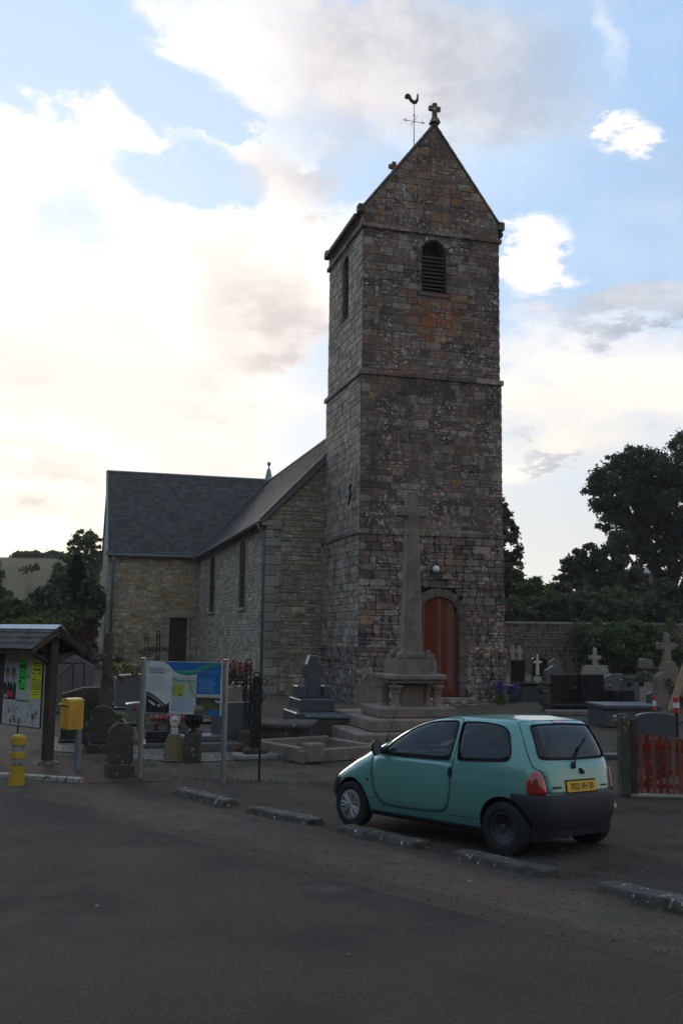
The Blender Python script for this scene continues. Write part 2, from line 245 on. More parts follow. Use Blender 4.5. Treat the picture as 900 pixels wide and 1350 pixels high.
# ------------------------------------------------------------------ mesh building
class MB:
    def __init__(s): s.v = []; s.f = []; s.mi = []; s.r = []; s.R = 0.; s.M = 0; s.X = None; s.sm = []; s.S = False
    def add(s, vs, fs):
        b = len(s.v)
        if s.X is not None: vs = [s.X @ Vector(p) for p in vs]
        s.v.extend([tuple(p) for p in vs])
        for f in fs: s.f.append([b+i for i in f]); s.mi.append(s.M); s.r.append(s.R); s.sm.append(s.S)
        return s
    def box(s, c, d, rz=0., taper=1., rot=None):
        hx, hy, hz = d[0]/2, d[1]/2, d[2]/2; vs = []
        Mx = rot if rot is not None else Matrix.Rotation(rz, 3, 'Z')
        for z, k in ((-hz, 1), (hz, taper)):
            for x, y in ((-hx, -hy), (hx, -hy), (hx, hy), (-hx, hy)): vs.append(Vector(c) + Mx @ Vector((x*k, y*k, z)))
        return s.add(vs, [(0, 3, 2, 1), (4, 5, 6, 7), (0, 1, 5, 4), (1, 2, 6, 5), (2, 3, 7, 6), (3, 0, 4, 7)])
    def bev(s, c, d, b=.012, rz=0., rot=None):
        """box with chamfered edges"""
        hx, hy, hz = d[0]/2, d[1]/2, d[2]/2; b = min(b, hx*.9, hy*.9, hz*.9); Mx = rot if rot is not None else Matrix.Rotation(rz, 3, 'Z')
        bm = bmesh.new(); bmesh.ops.create_cube(bm, size=1)
        for v in bm.verts: v.co = Vector((v.co.x*hx*2, v.co.y*hy*2, v.co.z*hz*2))
        bmesh.ops.bevel(bm, geom=bm.edges[:], offset=b, segments=1, profile=.5, affect='EDGES')
        bm.verts.index_update(); vs = [Vector(c) + Mx @ v.co for v in bm.verts]; fs = [[v.index for v in f.verts] for f in bm.faces]; bm.free()
        return s.add(vs, fs)
    def prism(s, pts, o, ux, uy, ext, cham=0.):
        """polygon pts (2D, ccw seen from front) at o + ux*x + uy*y, extruded back by vector ext; cham insets the front"""
        o, ux, uy, ext = map(Vector, (o, ux, uy, ext)); n = len(pts); cx = sum(p[0] for p in pts)/n; cy = sum(p[1] for p in pts)/n
        P3 = lambda p: o + ux*p[0] + uy*p[1]
        if cham:
            fr = []
            for p in pts:
                dx, dy = p[0]-cx, p[1]-cy; L = max(1e-6, hypot(dx, dy)); k = max(.3, 1-cham*1.4/L); fr.append((cx+dx*k, cy+dy*k))
            e = ext.normalized()*cham
            vs = [P3(p) for p in fr] + [P3(p)+e for p in pts] + [P3(p)+ext for p in pts]
            fs = [list(range(n))]
            for i in range(n):
                j = (i+1) % n; fs.append((i, n+i, n+j, j)); fs.append((n+i, 2*n+i, 2*n+j, n+j))
            fs.append([2*n+i for i in reversed(range(n))])
        else:
            vs = [P3(p) for p in pts] + [P3(p)+ext for p in pts]; fs = [list(range(n)), [n+i for i in reversed(range(n))]]
            for i in range(n): j = (i+1) % n; fs.append((i, n+i, n+j, j))
        return s.add(vs, fs)
    def tube(s, path, r, n=6, closed=False):
        P = [Vector(p) for p in path]; m = len(P); rs = r if isinstance(r, (list, tuple)) else [r]*m; vs = []; up0 = None
        for i, p in enumerate(P):
            a = P[i-1] if (i > 0 or closed) else p; b = P[(i+1) % m] if (i < m-1 or closed) else p
            t = (b-a)
            t = t.normalized() if t.length > 1e-9 else Vector((0, 0, 1))
            up = up0 or (Vector((0, 0, 1)) if abs(t.z) < .9 else Vector((1, 0, 0)))
            x = t.cross(up); x = x.normalized() if x.length > 1e-6 else Vector((1, 0, 0)); y = x.cross(t).normalized(); up0 = y
            for k in range(n): a_ = 2*pi*k/n; vs.append(p + x*cos(a_)*rs[i] + y*sin(a_)*rs[i])
        fs = []
        for i in range(m if closed else m-1):
            j = (i+1) % m
            for k in range(n): l = (k+1) % n; fs.append((i*n+k, i*n+l, j*n+l, j*n+k))
        if not closed: fs += [list(reversed(range(n))), [(m-1)*n+k for k in range(n)]]
        return s.add(vs, fs)
    def lathe(s, prof, c=(0, 0, 0), n=20, axis='Z', sx=1., sy=1.):
        vs = []; m = len(prof); c = Vector(c)
        for r, z in prof:
            for k in range(n):
                a = 2*pi*k/n; q = Vector((r*cos(a)*sx, r*sin(a)*sy, z))
                if axis == 'Y': q = Vector((q.x, q.z, q.y))
                vs.append(c+q)
        fs = [(i*n+k, i*n+(k+1) % n, (i+1)*n+(k+1) % n, (i+1)*n+k) for i in range(m-1) for k in range(n)]
        if axis == 'Y': fs = [tuple(reversed(f)) for f in fs]
        e0 = list(reversed(range(n))); e1 = [(m-1)*n+k for k in range(n)]
        if axis == 'Y': e0.reverse(); e1.reverse()
        if prof[0][0] > 1e-6: fs.append(e0)
        if prof[-1][0] > 1e-6: fs.append(e1)
        return s.add(vs, fs)
    def sphere(s, c, r, n=10, sz=1.): return s.lathe([(max(1e-7, r*sin(pi*i/(n//2+1))), -r*sz*cos(pi*i/(n//2+1))) for i in range(n//2+2)], c, n)
    def mesh(s, name, mats, smooth=False):
        me = bpy.data.meshes.new(name); me.from_pydata(s.v, [], s.f)
        for m in (mats if isinstance(mats, (list, tuple)) else [mats]): me.materials.append(m)
        me.polygons.foreach_set('material_index', s.mi)
        if smooth: me.polygons.foreach_set('use_smooth', [True]*len(s.f))
        elif any(s.sm): me.polygons.foreach_set('use_smooth', s.sm)
        a = me.attributes.new('rnd', 'FLOAT', 'FACE'); a.data.foreach_set('value', s.r)
        me.update(); return me
    def build(s, name, mats, parent=None, smooth=False, stuff=False, **kw):
        return link(name, s.mesh(name, mats, smooth), parent, stuff, **kw)
def link(name, data, parent=None, stuff=False, label=None, cat=None, group=None, kind=None, mat_w=None):
    o = bpy.data.objects.new(name, data); COL.objects.link(o)
    if parent is not None: o.parent = parent
    if mat_w is not None: o.matrix_world = mat_w
    if stuff: o['kind'] = 'stuff'
    return tag(o, label, cat, group, kind)
def tag(o, label=None, cat=None, group=None, kind=None):
    if label: o['label'] = label
    if cat: o['category'] = cat
    if group: o['group'] = group
    if kind: o['kind'] = kind
    return o
def thing(name, label, cat, loc, rz=0., group=None, M=None):
    o = bpy.data.objects.new(name, None); COL.objects.link(o); o.empty_display_size = .1
    if M is not None: o.matrix_basis = M
    else: o.location = loc; o.rotation_euler = (0, 0, rz)
    return tag(o, label, cat, group)
def arc(cx, cy, rx, ry, a0, a1, n): return [(cx+rx*cos(a0+(a1-a0)*i/n), cy+ry*sin(a0+(a1-a0)*i/n)) for i in range(n+1)]
def text(name, body, size, o, ux, uy, m, parent=None, align='LEFT', ext=.0006, sx=1., bold=0.):
    cu_ = bpy.data.curves.new(name, 'FONT'); cu_.body = body; cu_.size = size; cu_.align_x = align; cu_.extrude = ext; cu_.offset = bold
    cu_.resolution_u = 2; cu_.materials.append(m)
    ob = bpy.data.objects.new(name, cu_); COL.objects.link(ob); ux = Vector(ux).normalized(); uy = Vector(uy).normalized(); n = ux.cross(uy)
    Mx = Matrix(((ux.x*sx, uy.x, n.x, o[0]), (ux.y*sx, uy.y, n.y, o[1]), (ux.z*sx, uy.z, n.z, o[2]), (0, 0, 0, 1)))
    bpy.context.view_layer.update(); me = bpy.data.meshes.new_from_object(ob.evaluated_get(bpy.context.evaluated_depsgraph_get())); bpy.data.objects.remove(ob)
    me.materials.clear(); me.materials.append(m); ob = bpy.data.objects.new(name, me); COL.objects.link(ob); ob.parent = parent; ob.matrix_basis = Mx; return ob
def simplem(name, c, rough=.6, **k): return mat(name, c, tuple(x*.88 for x in c), rough=rough, bump=0, **k)

# ------------------------------------------------------------------ ground sheets
def sheet(name, xs, ys, dz, m, inside=None, kind='structure', wob=0.):
    vs = []; fs = []; idx = {}
    for j, y in enumerate(ys):
        for i, x in enumerate(xs): vs.append((x, y, G(x, y)+dz))
    nx = len(xs)
    for j in range(len(ys)-1):
        for i in range(nx-1): fs.append((j*nx+i, j*nx+i+1, (j+1)*nx+i+1, (j+1)*nx+i))
    me = bpy.data.meshes.new(name); me.from_pydata(vs, [], fs); me.materials.append(m); me.polygons.foreach_set('use_smooth', [True]*len(fs)); me.update()
    o = link(name, me, kind=kind); return o
def strip(name, edgeA, edgeB, dz, m, nseg=60, ncross=6, kind='structure'):
    """sheet between two polylines (lists of (x, y)), following the ground"""
    def samp(E, t):
        L = [0]
        for a, b in zip(E, E[1:]): L.append(L[-1]+hypot(b[0]-a[0], b[1]-a[1]))
        d = t*L[-1]
        for i in range(len(E)-1):
            if d <= L[i+1]+1e-9: k = (d-L[i])/(L[i+1]-L[i]); return (E[i][0]+(E[i+1][0]-E[i][0])*k, E[i][1]+(E[i+1][1]-E[i][1])*k)
        return E[-1]
    vs = []; fs = []
    for i in range(nseg+1):
        a = samp(edgeA, i/nseg); b = samp(edgeB, i/nseg)
        for j in range(ncross+1):
            k = j/ncross; x = a[0]+(b[0]-a[0])*k; y = a[1]+(b[1]-a[1])*k; vs.append((x, y, G(x, y)+(dz(k) if callable(dz) else dz)))
    n = ncross+1
    for i in range(nseg):
        for j in range(ncross): fs.append((i*n+j, i*n+j+1, (i+1)*n+j+1, (i+1)*n+j))
    me = bpy.data.meshes.new(name); me.from_pydata(vs, [], fs); me.materials.append(m); me.polygons.foreach_set('use_smooth', [True]*len(fs)); me.update()
    return link(name, me, kind=kind)
def spread(a, b, n): return [a+(b-a)*i/n for i in range(n+1)]
gx = [-900, -600, -400, -250] + spread(-160, -44, 29) + spread(-40, 40, 80) + spread(44, 160, 29) + [250, 400, 600, 900]
gy = [-900, -600, -400, -300, -220] + spread(-200, -12, 30) + spread(-10, 2.0, 6) + [2.5, 4, 6, 8, 10, 12, 13, 13.75, 14.5, 16] + spread(17.3, 57, 40) + spread(60, 170, 44) + [200, 260, 350, 500, 900]
sheet('ground', gx, gy, -.03, M_field)
# parking tarmac, cemetery soil, road
EDGE = [gp(0, 1040), gp(120, 1064), gp(250, 1092), gp(400, 1130), gp(520, 1160), gp(640, 1190), gp(770, 1222), gp(899, 1256)]
E2 = [(p.x, p.y) for p in EDGE]; dx, dy = E2[-1][0]-E2[-2][0], E2[-1][1]-E2[-2][1]
E2 = [(-60, E2[0][1]+22), (-24, E2[0][1]+8), (-10, E2[0][1]+2.0)] + E2 + [(E2[-1][0]+2.2, E2[-1][1]-1.6), (14, 2.9), (60, -22)]
PARK_A = [(-60, 60), (-20, 30), (-8, 19.2), (-4.6, 17.45), (-1.3, 16.6), (4.4, 15.58), (9, 15.4), (60, 15)]
strip('parking_ground', PARK_A, [(x, y-.6) for x, y in E2], .004, M_park, 120, 14)
strip('road', E2, [(-60, 6), (-20, -2), (-6, -3), (0, -3.5), (6, -4), (12, -8), (60, -34)], .016, M_asph, 120, 16)
VA = []; VB = []
for i in range(len(E2)-1):
    for k in range(8):
        t = k/8; x = E2[i][0]+(E2[i+1][0]-E2[i][0])*t; y = E2[i][1]+(E2[i+1][1]-E2[i][1])*t
        q = mnoise.noise(Vector((x*1.3, y*1.3, 3)))*.16 + mnoise.noise(Vector((x*4, y*4, 5)))*.06
        VA.append((x+.75+q, y+1.0+q)); VB.append((x-.30-q*.6, y-.42+q*.9))
vg = strip('gravel_verge', VA, VB, lambda k: .0175+.012*sin(pi*k), M_verge, 360, 10); fa_ = vg.data.attributes.new('fade', 'FLOAT', 'POINT')
fa_.data.foreach_set('value', [[-.5, .1, .5, .8, 1.1, 1.2, 1.1, .8, .5, .1, -.5][i % 11] for i in range(len(vg.data.vertices))])
sheet('cemetery_ground', spread(-30, 30, 60), spread(15.2, 57, 60), -.008, M_soil)
# the front of the cemetery sheet is covered by the parking sheet, the fence stands on the seam
kb = [gp(-60, 1022), gp(0, 1026), gp(60, 1030), gp(108, 1033)]
pave_front = [(p.x, p.y) for p in kb]
o = strip('pavement', [(-12, 22.6), (-7, 19.6), (-5.0, 18.15), (-3.6, 17.3), (-2.7, 17.0)], [(-12, pave_front[0][1]+1.2)] + pave_front[1:] + [(-2.75, 16.45)],   .012, M_pave, 50, 6)
mb = MB()
for a, b in zip(kb, kb[1:]):
    mid = (a+b)/2; L = (b-a).length; mb.bev((mid.x, mid.y, mid.z+.03), (L-.01, .13, .12), .012, atan2(b.y-a.y, b.x-a.x))
tag(mb.build('kerb', M_white), kind='structure')
def cement_patch(name, pts, m, dz):
    pts = [gp(*p) for p in pts]; c = sum(pts, Vector())/len(pts); mb = MB()
    ring = []
    for i in range(len(pts)):
        a, b = pts[i], pts[(i+1) % len(pts)]
        for k in range(6):
            q = a.lerp(b, k/6); q.x += .05*mnoise.noise(q*3); q.y += .05*mnoise.noise(q*3+Vector((9, 0, 0))); q.z = G(q.x, q.y)+dz; ring.append(q)
    c.z = G(c.x, c.y)+dz
    mb.add([c]+ring, [(0, i+1, (i+1) % len(ring)+1) for i in range(len(ring))]); return mb.build(name, m, kind='structure')

# ------------------------------------------------------------------ masonry
def clip(poly, a, b, c):
    """keep a*x+b*y<=c"""
    res = []
    for i in range(len(poly)):
        p, q = poly[i], poly[(i+1) % len(poly)]; dp = a*p[0]+b*p[1]-c; dq = a*q[0]+b*q[1]-c
        if dp <= 0: res.append(p)
        if dp*dq < 0: t = dp/(dp-dq); res.append((p[0]+(q[0]-p[0])*t, p[1]+(q[1]-p[1])*t))
    return res
def courses(x0, x1, z0, z1, rh, sw, holes=(), clips=(), joint=.008, jit=.022, split=.25, rng=random):
    """list of convex polygons in wall coordinates"""
    out_ = []; z = z0
    if rh[0] > z1-z0: rh = (z1-z0, z1-z0)
    while z < z1-.02:
        h = rng.uniform(*rh)
        if z1-(z+h) < rh[0]*.6: h = z1-z
        cut = []
        for hx, hz0, hz1, wf in holes:                     # wf(z)-> half width at height z
            if z+h > hz0 and z < hz1:
                ww = max(wf(z+.02), wf(z+h*.5), wf(z+h-.02) if z+h < hz1 else 0)
                if ww > .03: cut.append((hx-ww, hx+ww))
        segs = [(x0, x1)]
        for a, b in cut:
            ns = []
            for s, e in segs:
                if b <= s or a >= e: ns.append((s, e)); continue
                if a > s: ns.append((s, a))
                if b < e: ns.append((b, e))
            segs = ns
        for s, e in segs:
            x = s
            while x < e-.02:
                wd = rng.uniform(*sw)
                if e-(x+wd) < sw[0]*.7: wd = e-x
                parts = [(x, x+wd, z, z+h)]
                if rng.random() < split and h > .16:
                    zs = z+h*rng.uniform(.35, .65)
                    k = max(1, int(wd/.2)); parts = [(x+wd*i/k, x+wd*(i+1)/k, a, b) for i in range(k) for a, b in ((z, zs), (zs, z+h))]
                for a, b, c, d in parts:
                    j = joint/2; J = lambda: rng.uniform(-jit, jit)*.5
                    A_ = lambda: abs(J()); f1, f2 = rng.uniform(.35, .65), rng.uniform(.35, .65); q_ = min(b-a, d-c)*.10
                    p = [(a+j+A_()+q_, c+j+A_()*.4), (a+(b-a)*f1, c+j), (b-j-A_()-q_*.7, c+j+A_()*.4), (b-j, c+(d-c)*f2), (b-j-A_()-q_*.4, d-j-A_()), (a+(b-a)*f2, d-j), (a+j+A_()+q_*.6, d-j-A_()), (a+j, c+(d-c)*f1)]
                    for cl in clips:
                        p = clip(p, *cl)
                        if len(p) < 3: break
                    if len(p) >= 3:
                        ar = abs(sum(p[i][0]*p[(i+1) % len(p)][1]-p[(i+1) % len(p)][0]*p[i][1] for i in range(len(p))))/2
                        if ar > .004: out_.append(p)
                x += wd
        z += h
    return out_
def lay(polys, o, ux, uy, nrm, depth, parent, m, name='stone', n_single=0, key=None, cham=.014, proud=(.0, .03), quoins=None):
    """stones standing proud of the wall plane; the first n_single are objects, the rest one part"""
    o, ux, uy, nrm = map(Vector, (o, ux, uy, nrm))
    if key: polys = sorted(polys, key=key)
    rest = MB()
    for i, p in enumerate(polys):
        pr = random.uniform(*proud); 
        if i < n_single:
            cx = sum(q[0] for q in p)/len(p); cz = sum(q[1] for q in p)/len(p); c = o+ux*cx+uy*cz
            mb = MB(); mb.R = random.random(); mb.prism([(q[0]-cx, q[1]-cz) for q in p], nrm*pr, ux, uy, -nrm*(depth+pr), cham)
            ob = mb.build(name, m, parent); ob.location = c
        else:
            rest.R = random.random(); rest.prism(p, o+nrm*pr, ux, uy, -nrm*(depth+pr), cham)
    if rest.v: rest.build(name+'work' if n_single == 0 else name+'work', m, parent, stuff=True)
Z3 = Vector((0, 0, 1))
def bool_cut(ob, cutters):
    for c in cutters:
        md = ob.modifiers.new('b', 'BOOLEAN'); md.object = c; md.operation = 'DIFFERENCE'; md.solver = 'EXACT'
    dg = bpy.context.evaluated_depsgraph_get(); ev = ob.evaluated_get(dg); me = bpy.data.meshes.new_from_object(ev)
    ob.modifiers.clear(); ob.data = me
    for c in cutters: bpy.data.objects.remove(c)
def cutter(pts, o, ux, uy, ext, mats=None, mi=0):
    mb = MB(); mb.M = mi; mb.prism(pts, o, ux, uy, ext)
    me = mb.mesh('cut', mats or [M_mortar]); bm = bmesh.new(); bm.from_mesh(me); bmesh.ops.recalc_face_normals(bm, faces=bm.faces); bm.to_mesh(me); bm.free()
    ob = bpy.data.objects.new('cut', me); COL.objects.link(ob); return ob
def archpts(hw, h, n=10, flat=1.): return [(-hw, 0), (hw, 0)] + arc(0, h-hw*flat, hw, hw*flat, 0, pi, n)

# ---- church tower (its local frame is the church frame: x along the west front, y along the nave)
tower = thing('church_tower', 'tall rough granite bell tower with gabled top, orange lichen and red arched door', 'church tower', (TU, TV, 0), YAW)
LV = [(-.3, 1.95, 2.52, 2.24), (1.95, 5.63, 2.47, 2.20), (5.63, 10.81, 2.445, 2.175), (10.81, 15.78, 2.405, 2.14)]   # z0,z1,half width,half depth
APEX, SH = 19.75, 16.45
wallmb = MB()
for z0, z1, hw, hd in LV: wallmb.box((0, 0, (z0+z1)/2), (2*hw, 2*hd, z1-z0))
hw, hd = 2.405, 2.14
wallmb.prism([(-hw, 15.78), (hw, 15.78), (hw, SH-.05), (0.07, APEX-.12), (-hw, SH-.05)], (0, -hd, 0), (1, 0, 0), (0, 0, 1), (0, 2*hd, 0))
wall = wallmb.build('wall', M_mortar, None)
bm = bmesh.new(); bm.from_mesh(wall.data); bmesh.ops.recalc_face_normals(bm, faces=bm.faces); bm.to_mesh(wall.data); bm.free()
DOORC, DHW, DZ0, DZ1 = .21, .66, .50, 3.66
door_pts = [(-DHW, 0), (DHW, 0), (DHW, 2.55)] + arc(0, 2.55, DHW, .61, 0, pi, 12)[1:-1] + [(-DHW, 2.55)]
c1 = cutter(door_pts, (DOORC, -3, DZ0), (1, 0, 0), (0, 0, 1), (0, 1.20, 0))
BELC, BHW, BZ0, BZ1 = .05, .43, 13.72, 15.56
c2 = cutter(archpts(BHW, BZ1-BZ0), (BELC, -3, BZ0), (1, 0, 0), (0, 0, 1), (0, 1.35, 0))
SBV, SBW, SB0, SB1 = -.05, .36, 13.2, 15.5
c3 = cutter(archpts(SBW, SB1-SB0), (-3.2, SBV, SB0), (0, -1, 0), (0, 0, 1), (1.3, 0, 0))
bool_cut(wall, [c1, c2, c3]); wall.parent = tower
# facing stones
def arch_hw(z0, z1, hw, rise): return lambda z: hw if z < z1-rise else hw*math.sqrt(max(0, 1-((z-(z1-rise))/rise)**2)) + .0
holesF = [(DOORC, DZ0-.9, DZ1+.20, lambda z: .95 if z < DZ0 else DHW+.235 if z < DZ0+2.55 else (DHW+.235)*math.sqrt(max(0, 1-((z-DZ0-2.55)/.84)**2))), (BELC, BZ0-.02, BZ1+.14, lambda z: BHW+.16)]
allp = []
for (z0, z1, hw, hd) in LV:
    ps = courses(-hw, hw, max(z0, .0), z1-.0, (.18, .33), (.22, .66), [(c, a, b, f) for c, a, b, f in holesF], split=.36 if z0 > 0 else .15)
    allp += [(p, hd) for p in ps]
sl = (APEX-SH)/2.405
gp_ = courses(-2.405, 2.405, 15.90, APEX-.2, (.24, .36), (.3, .7), [], [(sl, 1, APEX-.14-.0+sl*.07), (-sl, 1, APEX-.14-sl*.07)], split=.15)
allp += [(p, 2.14) for p in gp_]
allp.sort(key=lambda t: t[0][0][1])
rest = MB()
for i, (p, hd) in enumerate(allp):
    pr = random.uniform(.008, .030); m = M_plinth if p[0][1] < 1.7 else M_tower
    if i < 285:
        cx = sum(q[0] for q in p)/len(p); cz = sum(q[1] for q in p)/len(p); mb = MB(); mb.R = random.random()
        mb.prism([(q[0]-cx, q[1]-cz) for q in p], (0, -pr, 0), (1, 0, 0), (0, 0, 1), (0, pr+.02, 0), .010)
        ob = mb.build('stone', m, tower); ob.location = (cx, -hd, cz)
    else: rest.R = random.random(); rest.prism(p, (0, -hd-pr, 0), (1, 0, 0), (0, 0, 1), (0, pr+.02, 0), .010)
rest.build('front_stonework', M_tower, tower, stuff=True)
rest = MB()
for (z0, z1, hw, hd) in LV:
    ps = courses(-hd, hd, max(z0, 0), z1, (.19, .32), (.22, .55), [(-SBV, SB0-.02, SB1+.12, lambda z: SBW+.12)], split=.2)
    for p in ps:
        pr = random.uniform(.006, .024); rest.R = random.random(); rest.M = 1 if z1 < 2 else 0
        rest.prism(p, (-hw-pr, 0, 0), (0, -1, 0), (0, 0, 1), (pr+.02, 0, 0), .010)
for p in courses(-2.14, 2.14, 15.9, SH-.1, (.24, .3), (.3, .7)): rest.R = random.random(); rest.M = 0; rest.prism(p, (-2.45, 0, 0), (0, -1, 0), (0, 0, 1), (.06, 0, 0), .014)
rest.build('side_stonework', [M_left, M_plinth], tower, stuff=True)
rest = MB()
for (z0, z1, hw, hd) in LV:
    for p in courses(-hd, hd, max(z0, 0), z1, (.3, .45), (.4, .9)): rest.R = random.random(); rest.prism(p, (hw+.04, 0, 0), (0, 1, 0), (0, 0, 1), (-.06, 0, 0), .016)
rest.build('far_side_stonework', M_tower, tower, stuff=True)
# corner quoins are the row ends; string courses in separate blocks
def string_course(z, hw, hd, h, pr, m=M_tower, seg=.8):
    for side in range(3):
        L = 2*(hw+pr) if side == 0 else 2*(hd+pr); n = int(L/seg); ws = [random.uniform(.7, 1.3) for _ in range(n)]; S = sum(ws); x = -L/2
        for k in ws:
            d = k/S*L; c = x+d/2; x += d; mb = MB()
            if z < 3 and side == 0:
                lo_, hi_ = c-d/2, c+d/2; a_, b_ = DOORC-DHW-.25, DOORC+DHW+.25
                if lo_ < a_ < hi_: hi_ = a_
                elif lo_ < b_ < hi_: lo_ = b_
                elif lo_ >= a_ and hi_ <= b_: continue
                if lo_ < a_ and hi_ > b_: hi_ = a_
                c, d = (lo_+hi_)/2, hi_-lo_; mb.R = random.random()
            if side == 0: mb.bev((0, 0, 0), (d-.008, .2, h), .018); loc = (c, -hd-pr+.1, z)
            elif side == 1: mb.bev((0, 0, 0), (.2, d-.008, h), .018); loc = (-hw-pr+.1, c + .0, z)
            else: mb.bev((0, 0, 0), (.2, d-.008, h), .018); loc = (hw+pr-.1, c, z)
            if side and c < -hd-pr+.2+d/2: 
                # butt against the front course
                e0 = -hd-pr+.203; e1 = c+d/2
                if e1-e0 < .1: continue
                mb = MB(); mb.R = random.random(); mb.bev((0, 0, 0), (.2, e1-e0-.008, h), .018); loc = (loc[0], (e0+e1)/2, z)
            ob = mb.build('string_course_block', m, tower); ob.location = loc
string_course(1.97, 2.47, 2.20, .16, .085, M_plinth, 1.2); string_course(5.66, 2.445, 2.175, .15, .095, M_tower, 1.0); string_course(10.84, 2.405, 2.14, .17, .12); string_course(15.80, 2.405, 2.14, .15, .095)
# gable coping, kneelers, roof
def obj_box(name, c, d, m, parent, b=.015, rot=None, rz=0, **k):
    mb = MB(); mb.R = random.random(); mb.bev((0, 0, 0), d, b, rz, rot); ob = mb.build(name, m, parent, **k); ob.location = c; return ob
ang = atan2(APEX-SH, 2.405+.12); Ls = hypot(APEX-SH, 2.525)
for sy in (-1, 1):
    for sx in (-1, 1):
        n = 9
        for i in range(n):
            t = (i+.5)/n; x = sx*(2.46*(1-t)+.0)+.07*t; z = SH-.02+(APEX-SH)*t
            rot = Matrix.Rotation(-sx*-ang if False else (ang if sx < 0 else -ang), 3, 'Y').inverted()
            obj_box('coping_stone', (x, sy*2.065, z), (Ls/n-.012, .24, .07), M_tower, tower, .02, rot)
        obj_box('kneeler', (sx*2.50, sy*2.10, SH-.10), (.22, .30, .30), M_tower, tower, .03)
def slates(mb, P, du, dn, nrm, Lu, Ln, ew=.24, eh=.17, clipf=None):
    """P: eave corner; du along the eave; dn up the slope"""
    rows = int(Ln/eh); 
    for r in range(rows+1):
        v0 = r*eh; v1 = min(Ln, v0+eh*1.25)
        if v0 >= Ln-.02: break
        u = -(r % 2)*ew*.5
        while u < Lu:
            a, b = max(0, u+.006), min(Lu, u+ew-.006)
            if b-a > .03 and (clipf is None or clipf((a+b)/2, v0)):
                mb.R = random.random(); k = .016+random.uniform(0, .008); q = P+du*a+dn*v0; q2 = P+du*b+dn*v0; j = random.uniform(-.01, .01)
                t0, t1 = q+nrm*k-dn*j*0, q2+nrm*k; t2 = P+du*b+dn*v1+nrm*.003; t3 = P+du*a+dn*v1+nrm*.003; b0 = q+nrm*.0; b1 = q2+nrm*.0
                mb.add([t0, t1, t2, t3, b0, b1], [(0, 1, 2, 3), (4, 5, 1, 0)])
            u += ew
# tower roof: both slopes
for sx in (-1, 1):
    roof = MB(); ev = .18
    A = Vector((sx*(2.405+.15), 0, SH-.15)); B = Vector((.07, 0, APEX-.06)); dn = (B-A); Ln = dn.length; dn.normalize(); nr = Vector((-dn.z*-sx*-1 if False else sx*dn.z, 0, abs(dn.x)))
    P = Vector((A.x, -1.98, A.z)); Q = Vector((A.x, 2.0, A.z))
    vs = [P, Q, Q+dn*Ln, P+dn*Ln]; roof.add([v-nr*.0 for v in vs]+[v-nr*.10 for v in vs], [(0, 1, 2, 3), (7, 6, 5, 4), (0, 4, 5, 1), (1, 5, 6, 2), (2, 6, 7, 3), (3, 7, 4, 0)])
    ro = roof.build('roof', M_slate, tower)
    sm = MB(); slates(sm, P, Vector((0, 1, 0)), dn, nr, 3.98, Ln); sm.build('slates', M_slate, ro, stuff=True)
    mb = MB(); mb.box((sx*2.60, .01, SH-.27), (.14, 3.9, .14)); mb.build('eaves_board', M_wood, ro)
mb = MB(); mb.tube([(.07, -1.95, APEX-.02), (.07, 2.0, APEX-.02)], .07, 8); mb.build('ridge_tile', M_slate, tower)
# gable crosses
def stone_cross(mb, c, h, wd, t, arm, armz, fl=0.):
    mb.bev((c[0], c[1], c[2]+h/2), (t, t*.8, h), t*.12); mb.bev((c[0], c[1]+.001, c[2]+armz), (wd, t*.78, arm), t*.12)
mb = MB(); stone_cross(mb, (0, 0, .05), .62, .42, .16, .17, .42); mb.box((0, 0, .04), (.34, .28, .2), taper=.6); ob = mb.build('gable_cross', M_tower, tower); ob.location = (.07, -2.15, APEX+.03)
mb = MB(); stone_cross(mb, (0, 0, .05), .62, .42, .16, .17, .42); mb.box((0, 0, .04), (.34, .28, .2), taper=.6); ob = mb.build('gable_cross', M_tower, tower); ob.location = (.07, 2.15, APEX-.02)
# door frame: jamb blocks and arch voussoirs
for sx in (-1, 1):
    z = DZ0
    while z < DZ0+2.5:
        h = random.uniform(.34, .5); h = min(h, DZ0+2.55-z)
        obj_box('jamb_stone', (DOORC+sx*(DHW+.12), -2.22, z+h/2), (.23, .16, h-.012), M_vous, tower, .015); z += h
for i in range(9):
    a0 = pi*i/9+.008; a1 = pi*(i+1)/9-.008
    pts = [(cos(a)*r*1., sin(a)*(r-.05)) for a, r in ((a0, DHW), (a0, DHW+.25), ((a0+a1)/2, DHW+.27), (a1, DHW+.25), (a1, DHW))]
    pts = [(p[0], p[1]) for p in pts]; mb = MB(); mb.R = random.random(); mb.prism(pts, (0, .0, 0), (1, 0, 0), (0, 0, 1), (0, .14, 0), .008)
    ob = mb.build('voussoir', M_vous, tower); ob.location = (DOORC, -2.235, DZ0+2.55)
dr = bpy.data.objects.new('door', None); COL.objects.link(dr); dr.parent = tower; dr.location = (DOORC, -2.13, DZ0)
for i in range(12):
    x0 = -DHW+i*DHW/6; x1 = x0+DHW/6-.003; xm = max(abs(x0), abs(x1))*.985; top = 2.55+.61*math.sqrt(max(0, 1-(xm/DHW)**2))
    mb = MB(); mb.R = random.random(); mb.bev(((x0+x1)/2, 0, top/2+.01), (x1-x0, .05, top-.02), .008); mb.build('plank', M_door, dr)
mb = MB(); mb.bev((0, -.035, .10), (2*DHW-.02, .03, .18), .006); mb.build('kick_board', M_door, dr)
obj_box('door_step', (DOORC+.1, -2.62, .42), (1.9, .65, .16), M_plinth, tower, .03); obj_box('door_step', (DOORC+.2, -2.85, .24), (2.6, 1.1, .20), M_plinth, tower, .03)
